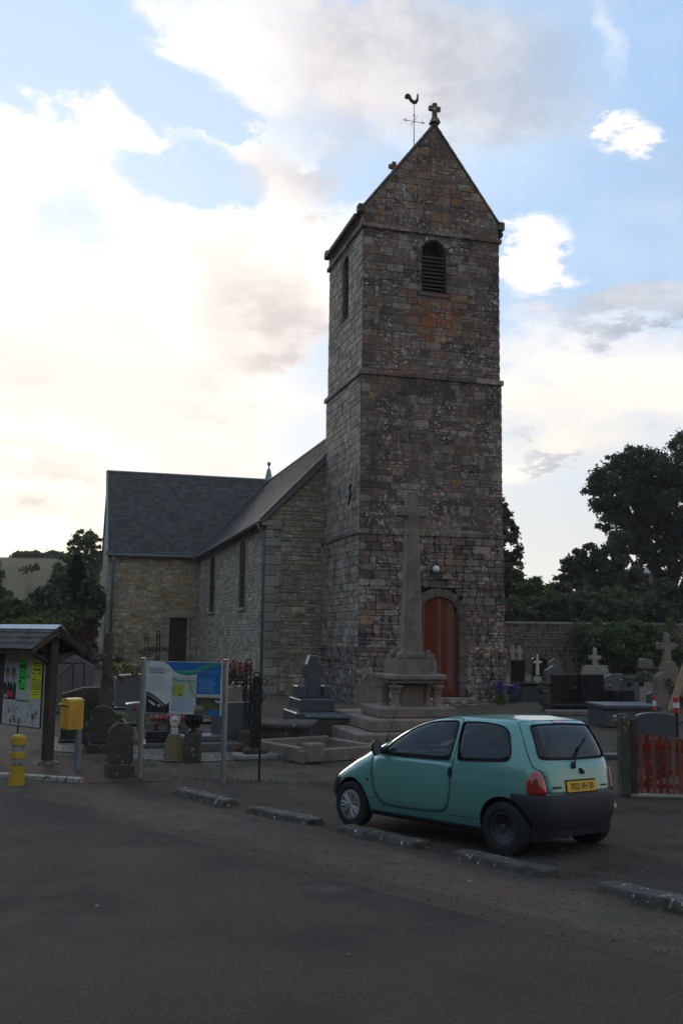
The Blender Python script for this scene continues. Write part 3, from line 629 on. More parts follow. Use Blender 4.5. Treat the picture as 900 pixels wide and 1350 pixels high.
# belfry louvres + surrounds
lo = bpy.data.objects.new('belfry_opening', None); COL.objects.link(lo); lo.parent = tower; lo.location = (BELC, -2.14, BZ0)
mb = MB(); mb.prism([(p[0]*.99, p[1]) for p in archpts(BHW, BZ1-BZ0)], (0, .48, 0), (1, 0, 0), (0, 0, 1), (0, .01, 0)); mb.build('dark_opening', M_dark, lo)
for i in range(10):
    mb = MB(); mb.R = random.random(); mb.bev((0, 0, 0), (2*BHW-.02, .24, .035), .006, rot=Matrix.Rotation(radians(32), 3, 'X')); ob = mb.build('louvre', M_louv, lo); ob.location = (-.0, .17, .10+i*.135)
for i in range(8):
    a0 = pi*i/8+.01; a1 = pi*(i+1)/8-.01; pts = [(cos(a)*r, sin(a)*r) for a, r in ((a0, BHW), (a0, BHW+.2), (a1, BHW+.2), (a1, BHW))]
    mb = MB(); mb.R = random.random(); mb.prism(pts, (0, -.035, 0), (1, 0, 0), (0, 0, 1), (0, .10, 0), .012); ob = mb.build('voussoir', M_tower, lo); ob.location = (0, 0, BZ1-BZ0-BHW)
for sx in (-1, 1):
    for i in range(4): ob = obj_box('jamb_stone', (sx*(BHW+.09), .03, .17+i*.345), (.18, .13, .33), M_tower, lo, .014)
ob = obj_box('sill', (0, .04, -.06), (2*BHW+.3, .18, .11), M_tower, lo, .015)
so = bpy.data.objects.new('side_opening', None); COL.objects.link(so); so.parent = tower; so.location = (-2.405, SBV, SB0)
mb = MB(); mb.prism(archpts(SBW*.99, SB1-SB0), (.48, 0, 0), (0, -1, 0), (0, 0, 1), (.01, 0, 0)); mb.build('dark_opening', M_dark, so)
for i in range(12): mb = MB(); mb.R = random.random(); mb.bev((0, 0, 0), (.24, 2*SBW-.02, .035), .006, rot=Matrix.Rotation(radians(-32), 3, 'Y')); ob = mb.build('louvre', M_louv, so); ob.location = (.2, 0, .1+i*.15)
# wall lamp above the door
lp = bpy.data.objects.new('wall_lamp', None); COL.objects.link(lp); lp.parent = tower; lp.location = (.02, -2.42, 4.52)
mb = MB(); mb.lathe([(.001, -.17), (.06, -.155), (.10, -.11), (.12, -.06), (.125, -.02), (.12, 0)], n=20, axis='Y'); mb.build('glass_bowl', M_lamp, lp, smooth=True)
mb = MB(); mb.lathe([(.15, -.03), (.155, .0), (.15, .06), (.10, .12), (.03, .14)], n=20, axis='Y'); mb.tube([(.05, .05, 0), (.25, .12, -.1), (.42, .15, -.12)], .012); mb.build('bracket', M_iron, lp)
mb = MB(); mb.bev((0, 0, 0), (.35, .16, .15), .02); ob = mb.build('projecting_block', M_dress, tower); ob.location = (.45, -2.29, 4.28)
# iron wall tie on the north face
mb = MB(); mb.tube([(0, -.08, .32), (0, .10, .20), (0, -.06, .04), (0, .08, -.14), (0, .22, -.30)], .035, 6); ob = mb.build('iron_wall_tie', M_iron, tower); ob.location = (-2.58, -1.55, 6.9)
# weathercock
wc = thing('weathercock', 'thin iron weathercock with cardinal arms standing on the tower roof ridge', 'weathercock', T(.07, -.1, APEX), YAW)
mb = MB(); mb.tube([(0, 0, -.02), (0, 0, 1.85)], [.017, .011], 6); mb.build('rod', M_iron, wc)
mb = MB(); mb.tube([(-.36, 0, 1.12), (.36, 0, 1.12)], .010); mb.tube([(0, -.36, 1.14), (0, .36, 1.14)], .010)
for sx in (-1, 1): mb.tube([(sx*.30, 0, 1.05), (sx*.30, 0, 1.19)], .010); mb.sphere((sx*.37, 0, 1.12), .03, 6)
mb.sphere((0, 0, 1.35), .035, 8); mb.build('cardinal_arms', M_iron, wc)
mb = MB(); ck = [(-.36, .10), (-.36, .02), (-.30, -.02), (-.22, .0), (-.14, -.10), (-.02, -.17), (.10, -.13), (.16, .0), (.16, .26), (.11, .24), (.09, .05), (.0, -.04), (-.10, .03), (-.14, .14), (-.22, .20), (-.30, .18)]
mb.prism([(x, z) for x, z in reversed(ck)][::-1], (0, -.02, 1.95), (1, 0, 0), (0, 0, 1), (0, .04, 0)); mb.build('cockerel', M_iron, wc)

# ---- church body: nave + transept
church = thing('church_nave', 'low stone church body with slate roofs, tan rubble transept and slit windows beside the tower', 'church', (TU, TV, 0), YAW)
NW, NV0, NV1, NE, NR = 4.49, 2.2, 34., 6.55, 11.30
TW, TV0, TV1, TE, TR = 9.15, 20.5, 28.9, 6.60, 11.38
def solid(name, mbs, cutters, m):
    ob = mbs.build(name, m, None); bm = bmesh.new(); bm.from_mesh(ob.data); bmesh.ops.recalc_face_normals(bm, faces=bm.faces); bm.to_mesh(ob.data); bm.free()
    if cutters: bool_cut(ob, cutters)
    ob.parent = church; return ob
WINS = [(7.10, 3.42, 6.10, .74), (15.35, 3.42, 6.10, .84)]       # v, z0, z1, half width
NWL = MB(); NWL.prism([(-NW, -.3), (NW, -.3), (NW, NE), (0, NR-.12), (-NW, NE)], (0, NV0+.02, 0), (1, 0, 0), (0, 0, 1), (0, NV1-NV0, 0))
cs = [cutter(archpts(hw_, z1-z0, 10, .62), (-NW-.6, v, z0), (0, -1, 0), (0, 0, 1), (.95, 0, 0)) for v, z0, z1, hw_ in WINS]
nave_wall = solid('nave_wall', NWL, cs, M_rmort)
TWL = MB(); tm = (TV0+TV1)/2; TWL.prism([(TV0, -.3), (TV1, -.3), (TV1, TE), (tm, TR-.12), (TV0, TE)], (-TW, 0, 0), (0, 1, 0), (0, 0, 1), (TW-.5, 0, 0))
DC, DW_, D0, D1 = -5.47, .46, .35, 3.18
cs = [cutter([(-DW_, 0), (DW_, 0), (DW_, D1-D0), (-DW_, D1-D0)], (DC, TV0-.5, D0), (1, 0, 0), (0, 0, 1), (0, .75, 0))]
tran_wall = solid('transept_wall', TWL, cs, M_rmort)
def rubble(polys, o, ux, uy, nrm, m, name, proud=(.004, .028)):
    mb = MB(); o, ux, uy, nrm = map(Vector, (o, ux, uy, nrm))
    for p in polys: pr = random.uniform(*proud); mb.R = random.random(); mb.prism(p, o+nrm*pr, ux, uy, -nrm*(pr+.01), .014)
    mb.build(name, m, church, stuff=True)
# nave flank: wall coordinate x = -v  (looking at it from outside)
rubble(courses(-TV0, -NV0-.02, 0, NE-.1, (.10, .26), (.14, .50), [(-v, z0-.12, z1+.1, (lambda hh: (lambda z: hh))(hw_+.13)) for v, z0, z1, hw_ in WINS], joint=.014, jit=.055, split=.35),
       (-NW, 0, 0), (0, -1, 0), (0, 0, 1), (-1, 0, 0), M_rub2, 'nave_rubble')
nsl = (NR-NE)/NW
rubble(courses(-NW, -2.3, 0, NR, (.12, .30), (.16, .55), [], [(-nsl, 1, NR-.15)], joint=.014, jit=.055, split=.35), (0, NV0, 0), (1, 0, 0), (0, 0, 1), (0, -1, 0), M_rub2, 'gable_rubble')
rubble(courses(-TW, -NW-.03, 0, TE-.08, (.10, .26), (.14, .46), [(DC, D0-.1, D1+.25, lambda z: DW_+.17)], joint=.014, jit=.055, split=.35), (0, TV0, 0), (1, 0, 0), (0, 0, 1), (0, -1, 0), M_rub, 'transept_rubble')
tsl = (TR-TE)/(tm-TV0)
rubble(courses(-TV1, -TV0, 0, TR, (.2, .3), (.3, .6), [], [(tsl, 1, TR-.15+tsl*-tm), (-tsl, 1, TR-.15+tsl*tm)], joint=.02, jit=.03), (-TW, 0, 0), (0, -1, 0), (0, 0, 1), (-1, 0, 0), M_dress, 'transept_gable_rubble')
# quoins
def quoins(u, v, z1, su, sv):
    z = .0; k = 0
    while z < z1-.1:
        h = min(random.uniform(.28, .4), z1-z); a, b = (.52, .3) if k % 2 else (.3, .52)
        a += random.uniform(-.05, .05); mb = MB(); mb.R = random.random(); mb.bev((0, 0, 0), (a, b, h-.014), .02)
        ob = mb.build('quoin', M_dress, church); ob.location = (u+su*(a/2-.055), v+sv*(b/2-.055), z+h/2); z += h; k += 1
quoins(-NW, NV0, NE-.12, 1, 1); quoins(-TW, TV0, TE-.1, 1, 1)
for v, z0, z1, hw_ in WINS:
    wi = bpy.data.objects.new('window', None); COL.objects.link(wi); wi.parent = church; wi.location = (-NW, v, z0)
    mb = MB(); mb.R = .3; mb.prism(archpts(hw_*.99, z1-z0, 10, .62), (.015, 0, 0), (0, -1, 0), (0, 0, 1), (.01, 0, 0)); mb.build('pane', M_glass, wi)
    mb = MB()
    for i in range(1, 8): mb.tube([(.01, -hw_, i*.32), (.01, hw_, i*.32)], .012, 4)
    mb.tube([(.01, 0, 0), (.01, 0, z1-z0)], .012, 4); mb.build('glazing_bar', M_iron, wi)
    for s_ in (-1, 1):
        for i in range(6): ob = obj_box('jamb_stone', (.01, s_*(hw_+.09), .17+i*.37), (.10, .17, .355), M_dress, wi, .01)
    for i in range(6):
        a0 = pi*i/6+.01; a1 = pi*(i+1)/6-.01; pts = [(cos(a)*r, sin(a)*r*.62) for a, r in ((a0, hw_), (a0, hw_+.18), (a1, hw_+.18), (a1, hw_))]
        mb = MB(); mb.R = random.random(); mb.prism(pts, (-.04, 0, z1-z0-hw_*.62), (0, -1, 0), (0, 0, 1), (.1, 0, 0), .01); mb.build('voussoir', M_dress, wi)
    obj_box('sill', (-.03, 0, -.06), (.18, 2*hw_+.3, .11), M_dress, wi, .01)
dd_ = bpy.data.objects.new('side_door', None); COL.objects.link(dd_); dd_.parent = church; dd_.location = (DC, TV0, D0)
for i in range(6): x = -DW_+(i+.5)*DW_/3; mb = MB(); mb.R = random.random(); mb.bev((x, .14, (D1-D0)/2), (DW_/3-.006, .05, D1-D0-.01), .006); mb.build('plank', M_bdoor, dd_)
for s_ in (-1, 1):
    for i in range(6): obj_box('jamb_stone', (s_*(DW_+.085), -.01, .23+i*.47), (.165, .13, .455), M_dress, dd_, .014)
obj_box('lintel', (0, -.01, D1-D0+.12), (2*DW_+.42, .14, .23), M_dress, dd_, .015)
# roofs
def roof_plane(name, P, du, Lu, E, thick=.1, clipf=None, ew=.25, eh=.17):
    """P eave start, du unit along the eave, E ridge vector"""
    P, du, E = map(Vector, (P, du, E)); Ln = E.length; dn = E.normalized(); nr = du.cross(dn)
    if nr.z < 0: nr = -nr
    mb = MB(); vs = [P, P+du*Lu, P+du*Lu+E, P+E]; mb.add(vs+[v-nr*thick for v in vs], [(0, 1, 2, 3), (7, 6, 5, 4), (0, 4, 5, 1), (1, 5, 6, 2), (2, 6, 7, 3), (3, 7, 4, 0)])
    ro = mb.build(name, M_slate, church)
    if clipf is not False: sm = MB(); slates(sm, P, du, dn, nr, Lu, Ln, ew, eh, clipf); sm.build('slates', M_slate, ro, stuff=True)
    return ro
ov = .28; bell = .10
E = Vector((NW+ov, 0, (NR-NE)+ov*nsl*.75)); P = Vector((-NW-ov, NV0-.08, NE-ov*nsl*.75+.02))
# slates of the nave stop at the valley; of the transept as well
roof_plane('nave_roof', P, (0, 1, 0), NV1-NV0, E, clipf=lambda u, v: (NV0-.08+u) < TV0 + (v/E.length)*(tm-TV0) + .15)
roof_plane('nave_far_roof', Vector((NW+ov, NV0-.08, NE-ov*nsl*.75)), (0, 1, 0), NV1-NV0, Vector((-NW-ov, 0, (NR-NE)+ov*nsl*.75)), clipf=False)
ovt = .22; Et = Vector((0, tm-TV0+ovt, (TR-TE)+ovt*tsl*.8))
roof_plane('transept_roof', Vector((-TW-.1, TV0-ovt, TE-ovt*tsl*.8)), (1, 0, 0), TW+.1, Et, clipf=lambda u, v: -TW-.1+u < -NW-ov + (v/Et.length)*(NW+ov)+.1)
roof_plane('transept_far_roof', Vector((-TW-.1, TV1+ovt, TE-ovt*tsl*.8)), (1, 0, 0), TW+.1, Vector((0, -(TV1-tm)-ovt, (TR-TE)+ovt*tsl*.8)), clipf=False)
mb = MB(); mb.tube([(-TW-.12, tm, TR+.03), (-.1, tm, TR+.03)], .075, 8); mb.build('ridge_tile', M_zinc, church)
mb = MB(); mb.tube([(0, NV0-.1, NR+.06), (0, NV1, NR+.06)], .07, 8); mb.build('ridge_tile', M_zinc, church)
# valley lead
mb = MB(); a = Vector((-NW-ov+.02, TV0-ovt+.03, NE-.18)); b = Vector((0, tm, NR+.03)); d = (b-a).normalized(); sdv = Vector((.13, .1, 0)); sdv = (sdv-d*sdv.dot(d)).normalized()*.14
a += Vector((0, 0, .10)); b += Vector((0, 0, .05)); mb.add([a-sdv, a+sdv, b+sdv, b-sdv, a-sdv-Z3*.02, a+sdv-Z3*.02, b+sdv-Z3*.02, b-sdv-Z3*.02], [(0, 1, 2, 3), (7, 6, 5, 4), (0, 4, 5, 1), (1, 5, 6, 2), (2, 6, 7, 3), (3, 7, 4, 0)]); mb.build('valley_flashing', M_zinc, church)
# verge boards (west gable of the nave, gable of the transept)
def beam(p, q, wv, hv, name, m, up=Z3):
    p, q = Vector(p), Vector(q); d = (q-p); L = d.length; d.normalize(); s = d.cross(up).normalized(); u = s.cross(d)
    rot = Matrix((d, s, u)).transposed(); mb = MB(); mb.bev((0, 0, 0), (L, wv, hv), .01, rot=rot); ob = mb.build(name, m, church); ob.location = (p+q)/2; return ob
beam((-NW-ov, NV0-.11, NE-.20), (0, NV0-.11, NR-.02), .05, .22, 'verge_board', M_lead); beam((-NW-ov, NV0-.14, NE-.06), (0, NV0-.14, NR+.13), .10, .05, 'verge_flashing', M_zinc)
beam((-TW-.13, TV0-ovt, TE-.22), (-TW-.13, tm, TR-.02), .05, .18, 'verge_board', M_lead); beam((-TW-.12, TV0-ovt, TE-.05), (-TW-.12, tm, TR+.07), .12, .03, 'verge_flashing', M_zinc)
obj_box('corbel', (-NW-.03, NV0+.06, NE-.25), (.42, .3, .2), M_dress, church, .02)
# gutters and downpipes
def gutter(p, q, name='gutter'):
    mb = MB(); mb.tube([p, q], .065, 8); return mb.build(name, M_lead, church, smooth=True)
gutter((-NW-ov-.05, NV0-.1, NE-.24), (-NW-ov-.05, TV0-.2, NE-.24)); gutter((-TW-.1, TV0-ovt-.05, TE-.24), (-NW-ov-.1, TV0-ovt-.05, TE-.24))
mb = MB(); mb.tube([(-NW-ov-.05, NV0+.12, NE-.28), (-NW-ov-.05, NV0+.12, NE-.4), (-NW-.12, NV0+.12, NE-.62), (-NW-.12, NV0+.12, .2)], .05, 8); mb.build('downpipe', M_galv, church, smooth=True)
mb = MB(); mb.tube([(-TW+.22, TV0-ovt-.05, TE-.28), (-TW+.22, TV0-.16, TE-.6), (-TW+.22, TV0-.12, 1.8)], .055, 8); mb.tube([(-TW+.22, TV0-.12, 1.8), (-TW+.22, TV0-.12, .2)], .06, 8); mb.build('downpipe', M_galv, church, smooth=True)
# finial and small chimney at the crossing
mb = MB(); mb.lathe([(.26, 0), (.17, .45), (.10, .75), (.04, .82), (.035, .95), (.09, 1.0), (.12, 1.08), (.09, 1.17), (.001, 1.2)], (0, tm, NR), 10); mb.build('roof_finial', M_zinc, church)
mb = MB(); mb.bev((0, 0, .25), (.9, .6, .5), .02)
for s_ in (-1, 1): mb.bev((s_*.35, 0, .56), (.12, .5, .14), .01)
mb.bev((0, 0, .66), (1.15, .8, .07), .01); ob = mb.build('chimney', M_dress, church); ob.location = (1.2, tm+2.2, NR-.1)

# ------------------------------------------------------------------ teal three-door hatchback
CA = Matrix(((-0.6629, -0.7486, 0.0139, 2.2945), (0.7483, -0.6617, 0.0472, 11.0798), (-0.0261, 0.0417, 0.9988, .118), (0, 0, 0, 1)))
M_teal = mat('teal_car_paint', (.125, .315, .275), (.11, .285, .25), rough=.34, scale=1.5, bump=.0, coat=.9, spec=.5, coords='object', metallic=.25, spots=((.08, .17, .155), 2.4, .62, .78))
M_bump = mat('charcoal_bumper_plastic', (.026, .028, .034), (.020, .021, .026), rough=.55, scale=6, bump=.15, coords='object', spots=((.04, .038, .036), 5, .6, .75))
M_cglass0 = mat('dark_lens', (.010, .014, .016), (.010, .014, .016), rough=.03, bump=0, spec=.65, coat=0., coords='object')
def glassm(name, tint, ior=1.52):
    m = bpy.data.materials.new(name); m.use_nodes = True; t = NT(m.node_tree); t.n.clear(); o = t.new('ShaderNodeOutputMaterial')
    fr = t.new('ShaderNodeFresnel'); fr.inputs[0].default_value = ior; tr = t.new('ShaderNodeBsdfTransparent'); tr.inputs[0].default_value = tint+(1,); gl = t.new('ShaderNodeBsdfGlossy'); gl.inputs['Roughness'].default_value = .02
    mx = t.new('ShaderNodeMixShader'); t.put(mx.inputs[0], t.m('MULTIPLY', fr.outputs[0], 1.15, clamp=True)); t.l.new(tr.outputs[0], mx.inputs[1]); t.l.new(gl.outputs[0], mx.inputs[2]); t.l.new(mx.outputs[0], o.inputs[0]); return m
M_cglass = glassm('tinted_car_glass', (.66, .74, .73)); M_rglass = glassm('heated_rear_glass', (.42, .52, .49))
M_int = mat('dark_car_interior', (.03, .032, .036), (.022, .023, .026), rough=.9, bump=.1, coords='object'); M_seat = mat('grey_seat_fabric', (.06, .065, .075), (.04, .043, .05), rough=.95, bump=.2, coords='object')
M_rub_ = mat('black_rubber', (.014, .014, .014), (.02, .019, .018), rough=.8, scale=20, bump=.2, coords='object')
M_hub = mat('silver_wheel_cover', (.38, .38, .37), (.28, .28, .27), rough=.4, metallic=.5, scale=9, bump=0, coords='object')
M_steel = mat('black_steel_wheel', (.03, .03, .032), (.045, .042, .04), rough=.6, scale=12, bump=.1, coords='object')
M_tail = mat('red_lamp_lens', (.40, .012, .010), (.30, .01, .01), rough=.12, bump=0, spec=.6, coat=1., coords='object')
M_taild = mat('dark_lamp_lens', (.14, .02, .012), (.10, .015, .01), rough=.15, bump=0, coords='object')
M_plate = mat('yellow_number_plate', (.80, .42, .015), (.72, .37, .012), rough=.4, bump=0, coords='object')
M_blk = simplem('black_print', (.02, .02, .02))
ZS_ = dict(
 XF=([.18,.30,.45,.57,.64,.72,.80,.87,.94,1.05,1.19,1.29,1.36,1.40,1.42,1.425],[2.78,2.86,2.89,2.84,2.74,2.60,2.46,2.30,2.18,1.92,1.66,1.42,1.14,.82,.5,.4]),
 XR=([.18,.45,.62,.75,.90,.97,1.1,1.2,1.3,1.37,1.40,1.42,1.425],[-.40,-.47,-.45,-.43,-.40,-.37,-.32,-.27,-.21,-.15,-.05,.15,.25]),
 B=([.18,.25,.40,.55,.70,.85,.93,1.05,1.15,1.25,1.33,1.38,1.41,1.42,1.425],[.70,.755,.80,.815,.815,.80,.785,.75,.715,.675,.635,.58,.48,.3,.15]))
def ip_(k, z): return float(np.mean([np.interp(z+d, *ZS_[k]) for d in (-.02, -.01, 0, .01, .02)]))
def dims(z): a, b, c = ip_('XF', z), ip_('XR', z), ip_('B', z); return (a+b)/2, (a-b)/2, c
CN = 6.
def sp(v, e): return math.copysign(abs(v)**e, v)
def surf(th, z, off=0.): c, a, b = dims(z); return Vector((c+(a+off)*sp(cos(th), 2/CN), (b+off)*sp(sin(th), 2/CN), z))
def fside(x, z, off=0.): c, a, b = dims(z); t = min(.999, abs((x-c)/a)); return Vector((x, b*(1-t**CN)**(1/CN)+off, z))
def frear(y, z, off=0.): c, a, b = dims(z); t = min(.999, abs(y/b)); return Vector((c-a*(1-t**CN)**(1/CN)-off, y, z))
def smooth_poly(pts, it=2, closed=True):
    for _ in range(it):
        r = []
        n = len(pts)
        for i in range(n): a, b = pts[i], pts[(i+1) % n]; r += [(a[0]*.8+b[0]*.2, a[1]*.8+b[1]*.2), (a[0]*.2+b[0]*.8, a[1]*.2+b[1]*.8)]
        pts = r
    return pts
def patch(mb, pts, fn, off, rings=6, skirt=True, dome=0.):
    n = len(pts); cx = sum(p[0] for p in pts)/n; cz = sum(p[1] for p in pts)/n; vs = []; fs = []
    R_ = [(1.0, -.004)] if skirt else []
    R_ += [(1-i/rings, off+dome*(1-(1-i/rings)**2)) for i in range(rings)]
    for k, of in R_:
        for p in pts: vs.append(fn(cx+(p[0]-cx)*k, cz+(p[1]-cz)*k, of))
    vs.append(fn(cx, cz, off+dome)); m = len(R_)
    for r in range(m-1):
        for i in range(n): j = (i+1) % n; fs.append((r*n+i, r*n+j, (r+1)*n+j, (r+1)*n+i))
    for i in range(n): fs.append(((m-1)*n+i, (m-1)*n+(i+1) % n, m*n))
    mb.add(vs, fs); return mb
def fixn(o, out_from=None):
    bm = bmesh.new(); bm.from_mesh(o.data); bmesh.ops.recalc_face_normals(bm, faces=bm.faces); bm.to_mesh(o.data); bm.free(); return o
car = thing('parked_car', 'teal three-door hatchback with charcoal bumpers parked in front of the church', 'car', None, M=CA)
def loft(mb, zs, th0, th1, N, off=0., offs=None, cap=True):
    full = abs(th1-th0-2*pi) < 1e-6; vs = []; cols = N if full else N+1
    for i, z in enumerate(zs):
        for k in range(cols): vs.append(surf(th0+(th1-th0)*k/N, z, offs[i] if offs else off))
    fs = [(i*cols+k, i*cols+(k+1) % cols, (i+1)*cols+(k+1) % cols, (i+1)*cols+k) for i in range(len(zs)-1) for k in range(N)]
    if full and cap: fs += [list(reversed(range(cols))), [(len(zs)-1)*cols+k for k in range(cols)]]
    mb.add(vs, fs)
zs = list(np.linspace(.20, .56, 9)) + list(np.linspace(.60, .96, 22)) + list(np.linspace(1.0, 1.36, 16)) + [1.375, 1.385, 1.395, 1.403, 1.409, 1.414, 1.418, 1.4215]
mb = MB(); loft(mb, zs, 0, 2*pi, 128)
body = mb.build('body', [M_teal, M_bump], None); fixn(body)
def wheel_cut(x, s, r=.315):
    mb = MB(); mb.M = 1; mb.lathe([(r, -.22), (r, .22)], (0, 0, 0), 40, 'Y'); me = mb.mesh('cut', [M_teal, M_bump]); bm = bmesh.new(); bm.from_mesh(me); bmesh.ops.recalc_face_normals(bm, faces=bm.faces); bm.to_mesh(me); bm.free()
    ob = bpy.data.objects.new('cut', me); COL.objects.link(ob); ob.location = (x, s*.74, .285); return ob
for p_ in body.data.polygons:
    if p_.center.z < (.31 if p_.center.x < -.2 else .235): p_.material_index = 1
FW = [(1.80, .905), (1.785, .955), (1.60, 1.115), (1.38, 1.235), (1.12, 1.315), (.80, 1.338), (.725, 1.335), (.715, 1.16), (.735, .925), (.78, .915)]
RW = [(.665, 1.315), (.62, 1.335), (.36, 1.340), (.09, 1.315), (.0, 1.255), (-.07, 1.06), (-.065, .985), (-.02, .955), (.24, .94), (.60, .922), (.625, .94)]
RG = [(-.50, 1.335), (0, 1.348), (.50, 1.335), (.525, 1.30), (.578, 1.06), (.572, 1.005), (.52, .992), (0, .985), (-.52, .992), (-.572, 1.005), (-.578, 1.06), (-.525, 1.30)]
def shrink(pts, d):
    cx = sum(p[0] for p in pts)/len(pts); cz = sum(p[1] for p in pts)/len(pts); return [(p[0]-(p[0]-cx)/max(.01, hypot(p[0]-cx, p[1]-cz))*d, p[1]-(p[1]-cz)/max(.01, hypot(p[0]-cx, p[1]-cz))*d) for p in pts]
mb = MB(); mb.M = 2; zi = list(np.linspace(.50, 1.30, 22))+[1.33, 1.355, 1.375, 1.385]; loft(mb, zi, 0, 2*pi, 96, -.045)
ime = mb.mesh('cut', [M_teal, M_bump, M_int]); bm = bmesh.new(); bm.from_mesh(ime); bmesh.ops.recalc_face_normals(bm, faces=bm.faces); bm.to_mesh(ime); bm.free(); inner = bpy.data.objects.new('cut', ime); COL.objects.link(inner)
body.data.materials.append(M_int)
cuts = [inner]
for P_ in (FW, RW): cuts.append(cutter(shrink(smooth_poly(P_, 2), .012), (0, -1.2, 0), (1, 0, 0), (0, 0, 1), (0, 2.4, 0), [M_teal, M_bump, M_int], 1))
cuts.append(cutter(shrink(smooth_poly(RG, 2), .014), (-.9, 0, 0), (0, 1, 0), (0, 0, 1), (1.1, 0, 0), [M_teal, M_bump, M_int], 1))
cuts.append(cutter([(-.62, .96), (.62, .96), (.52, 1.33), (-.52, 1.33)], (1.0, 0, 0), (0, 1, 0), (0, 0, 1), (1.6, 0, 0), [M_teal, M_bump, M_int], 1))
bool_cut(body, [wheel_cut(x, s) for x in (0, 2.345) for s in (-1, 1)]+cuts); body.parent = car
body.data.polygons.foreach_set('use_smooth', [True]*len(body.data.polygons))
def smooth_angle(o, deg=35):
    me = o.data; bm = bmesh.new(); bm.from_mesh(me)
    for e in bm.edges:
        if len(e.link_faces) == 2 and e.calc_face_angle(0) > radians(deg): e.smooth = False
        if len(e.link_faces) == 2 and e.link_faces[0].material_index != e.link_faces[1].material_index: e.smooth = False
    bm.to_mesh(me); bm.free()
smooth_angle(body)
# rear and front bumpers
for nm, t0, t1, z1, cutx in (('rear_bumper', radians(117), radians(243), .645, 0), ('front_bumper', radians(-57), radians(57), .56, 2.345)):
    zz = [.275, .285, .32, .40, .50, .58, z1-.02, z1-.004, z1]; of = [-.02, .004, .012, .018, .019, .018, .016, .008, -.02]
    mb = MB(); vs = []; N = 60; cols = N+1
    for i, z in enumerate(zz):
        for k in range(cols):
            e = min(k, N-k)/3.; vs.append(surf(t0+(t1-t0)*k/N, z, of[i] if e >= 1 else of[i]*e-.006*(1-e)))
    fs = [(i*cols+k, i*cols+k+1, (i+1)*cols+k+1, (i+1)*cols+k) for i in range(len(zz)-1) for k in range(N)]
    # thickness: inner skin
    base = len(vs); vs += [surf(t0+(t1-t0)*k/N, z, -.05) for z in zz for k in range(cols)]
    fs += [tuple(base+q for q in reversed(f)) for f in fs]
    L = len(zz)-1
    for k in range(N): fs += [(k, base+k, base+k+1, k+1), (L*cols+k, L*cols+k+1, base+L*cols+k+1, base+L*cols+k)]
    for i in range(L): fs += [(i*cols, (i+1)*cols, base+(i+1)*cols, base+i*cols), (i*cols+N, base+i*cols+N, base+(i+1)*cols+N, (i+1)*cols+N)]
    mb.add(vs, fs); ob = mb.build(nm, [M_bump, M_bump], None); fixn(ob); bool_cut(ob, [wheel_cut(cutx, s, .318) for s in (-1, 1)])
    ob.parent = car; ob.data.polygons.foreach_set('use_smooth', [True]*len(ob.data.polygons)); smooth_angle(ob, 40)
def mirror_fn(fn): return lambda a, z, off: (lambda v: Vector((v.x, -v.y, v.z)))(fn(a, z, off))
FW = [(1.80, .905), (1.785, .955), (1.60, 1.115), (1.38, 1.235), (1.12, 1.315), (.80, 1.338), (.725, 1.335), (.715, 1.16), (.735, .925), (.78, .915)]
RW = [(.665, 1.315), (.62, 1.335), (.36, 1.340), (.09, 1.315), (.0, 1.255), (-.07, 1.06), (-.065, .985), (-.02, .955), (.24, .94), (.60, .922), (.625, .94)]
DO = [(1.99, .885), (1.975, .70), (1.93, .50), (1.84, .36), (1.74, .325), (1.35, .325), (.93, .34), (.80, .37), (.74, .44), (.715, .56), (.70, .80), (.675, .98), (.665, 1.20), (.675, 1.355), (.74, 1.372), (1.14, 1.35), (1.42, 1.27), (1.66, 1.14), (1.88, .97)]
def seam(mb, pts, fn, r=.004, off=.0025, closed=True): mb.tube([fn(p[0], p[1], off) for p in pts], r, 4, closed)
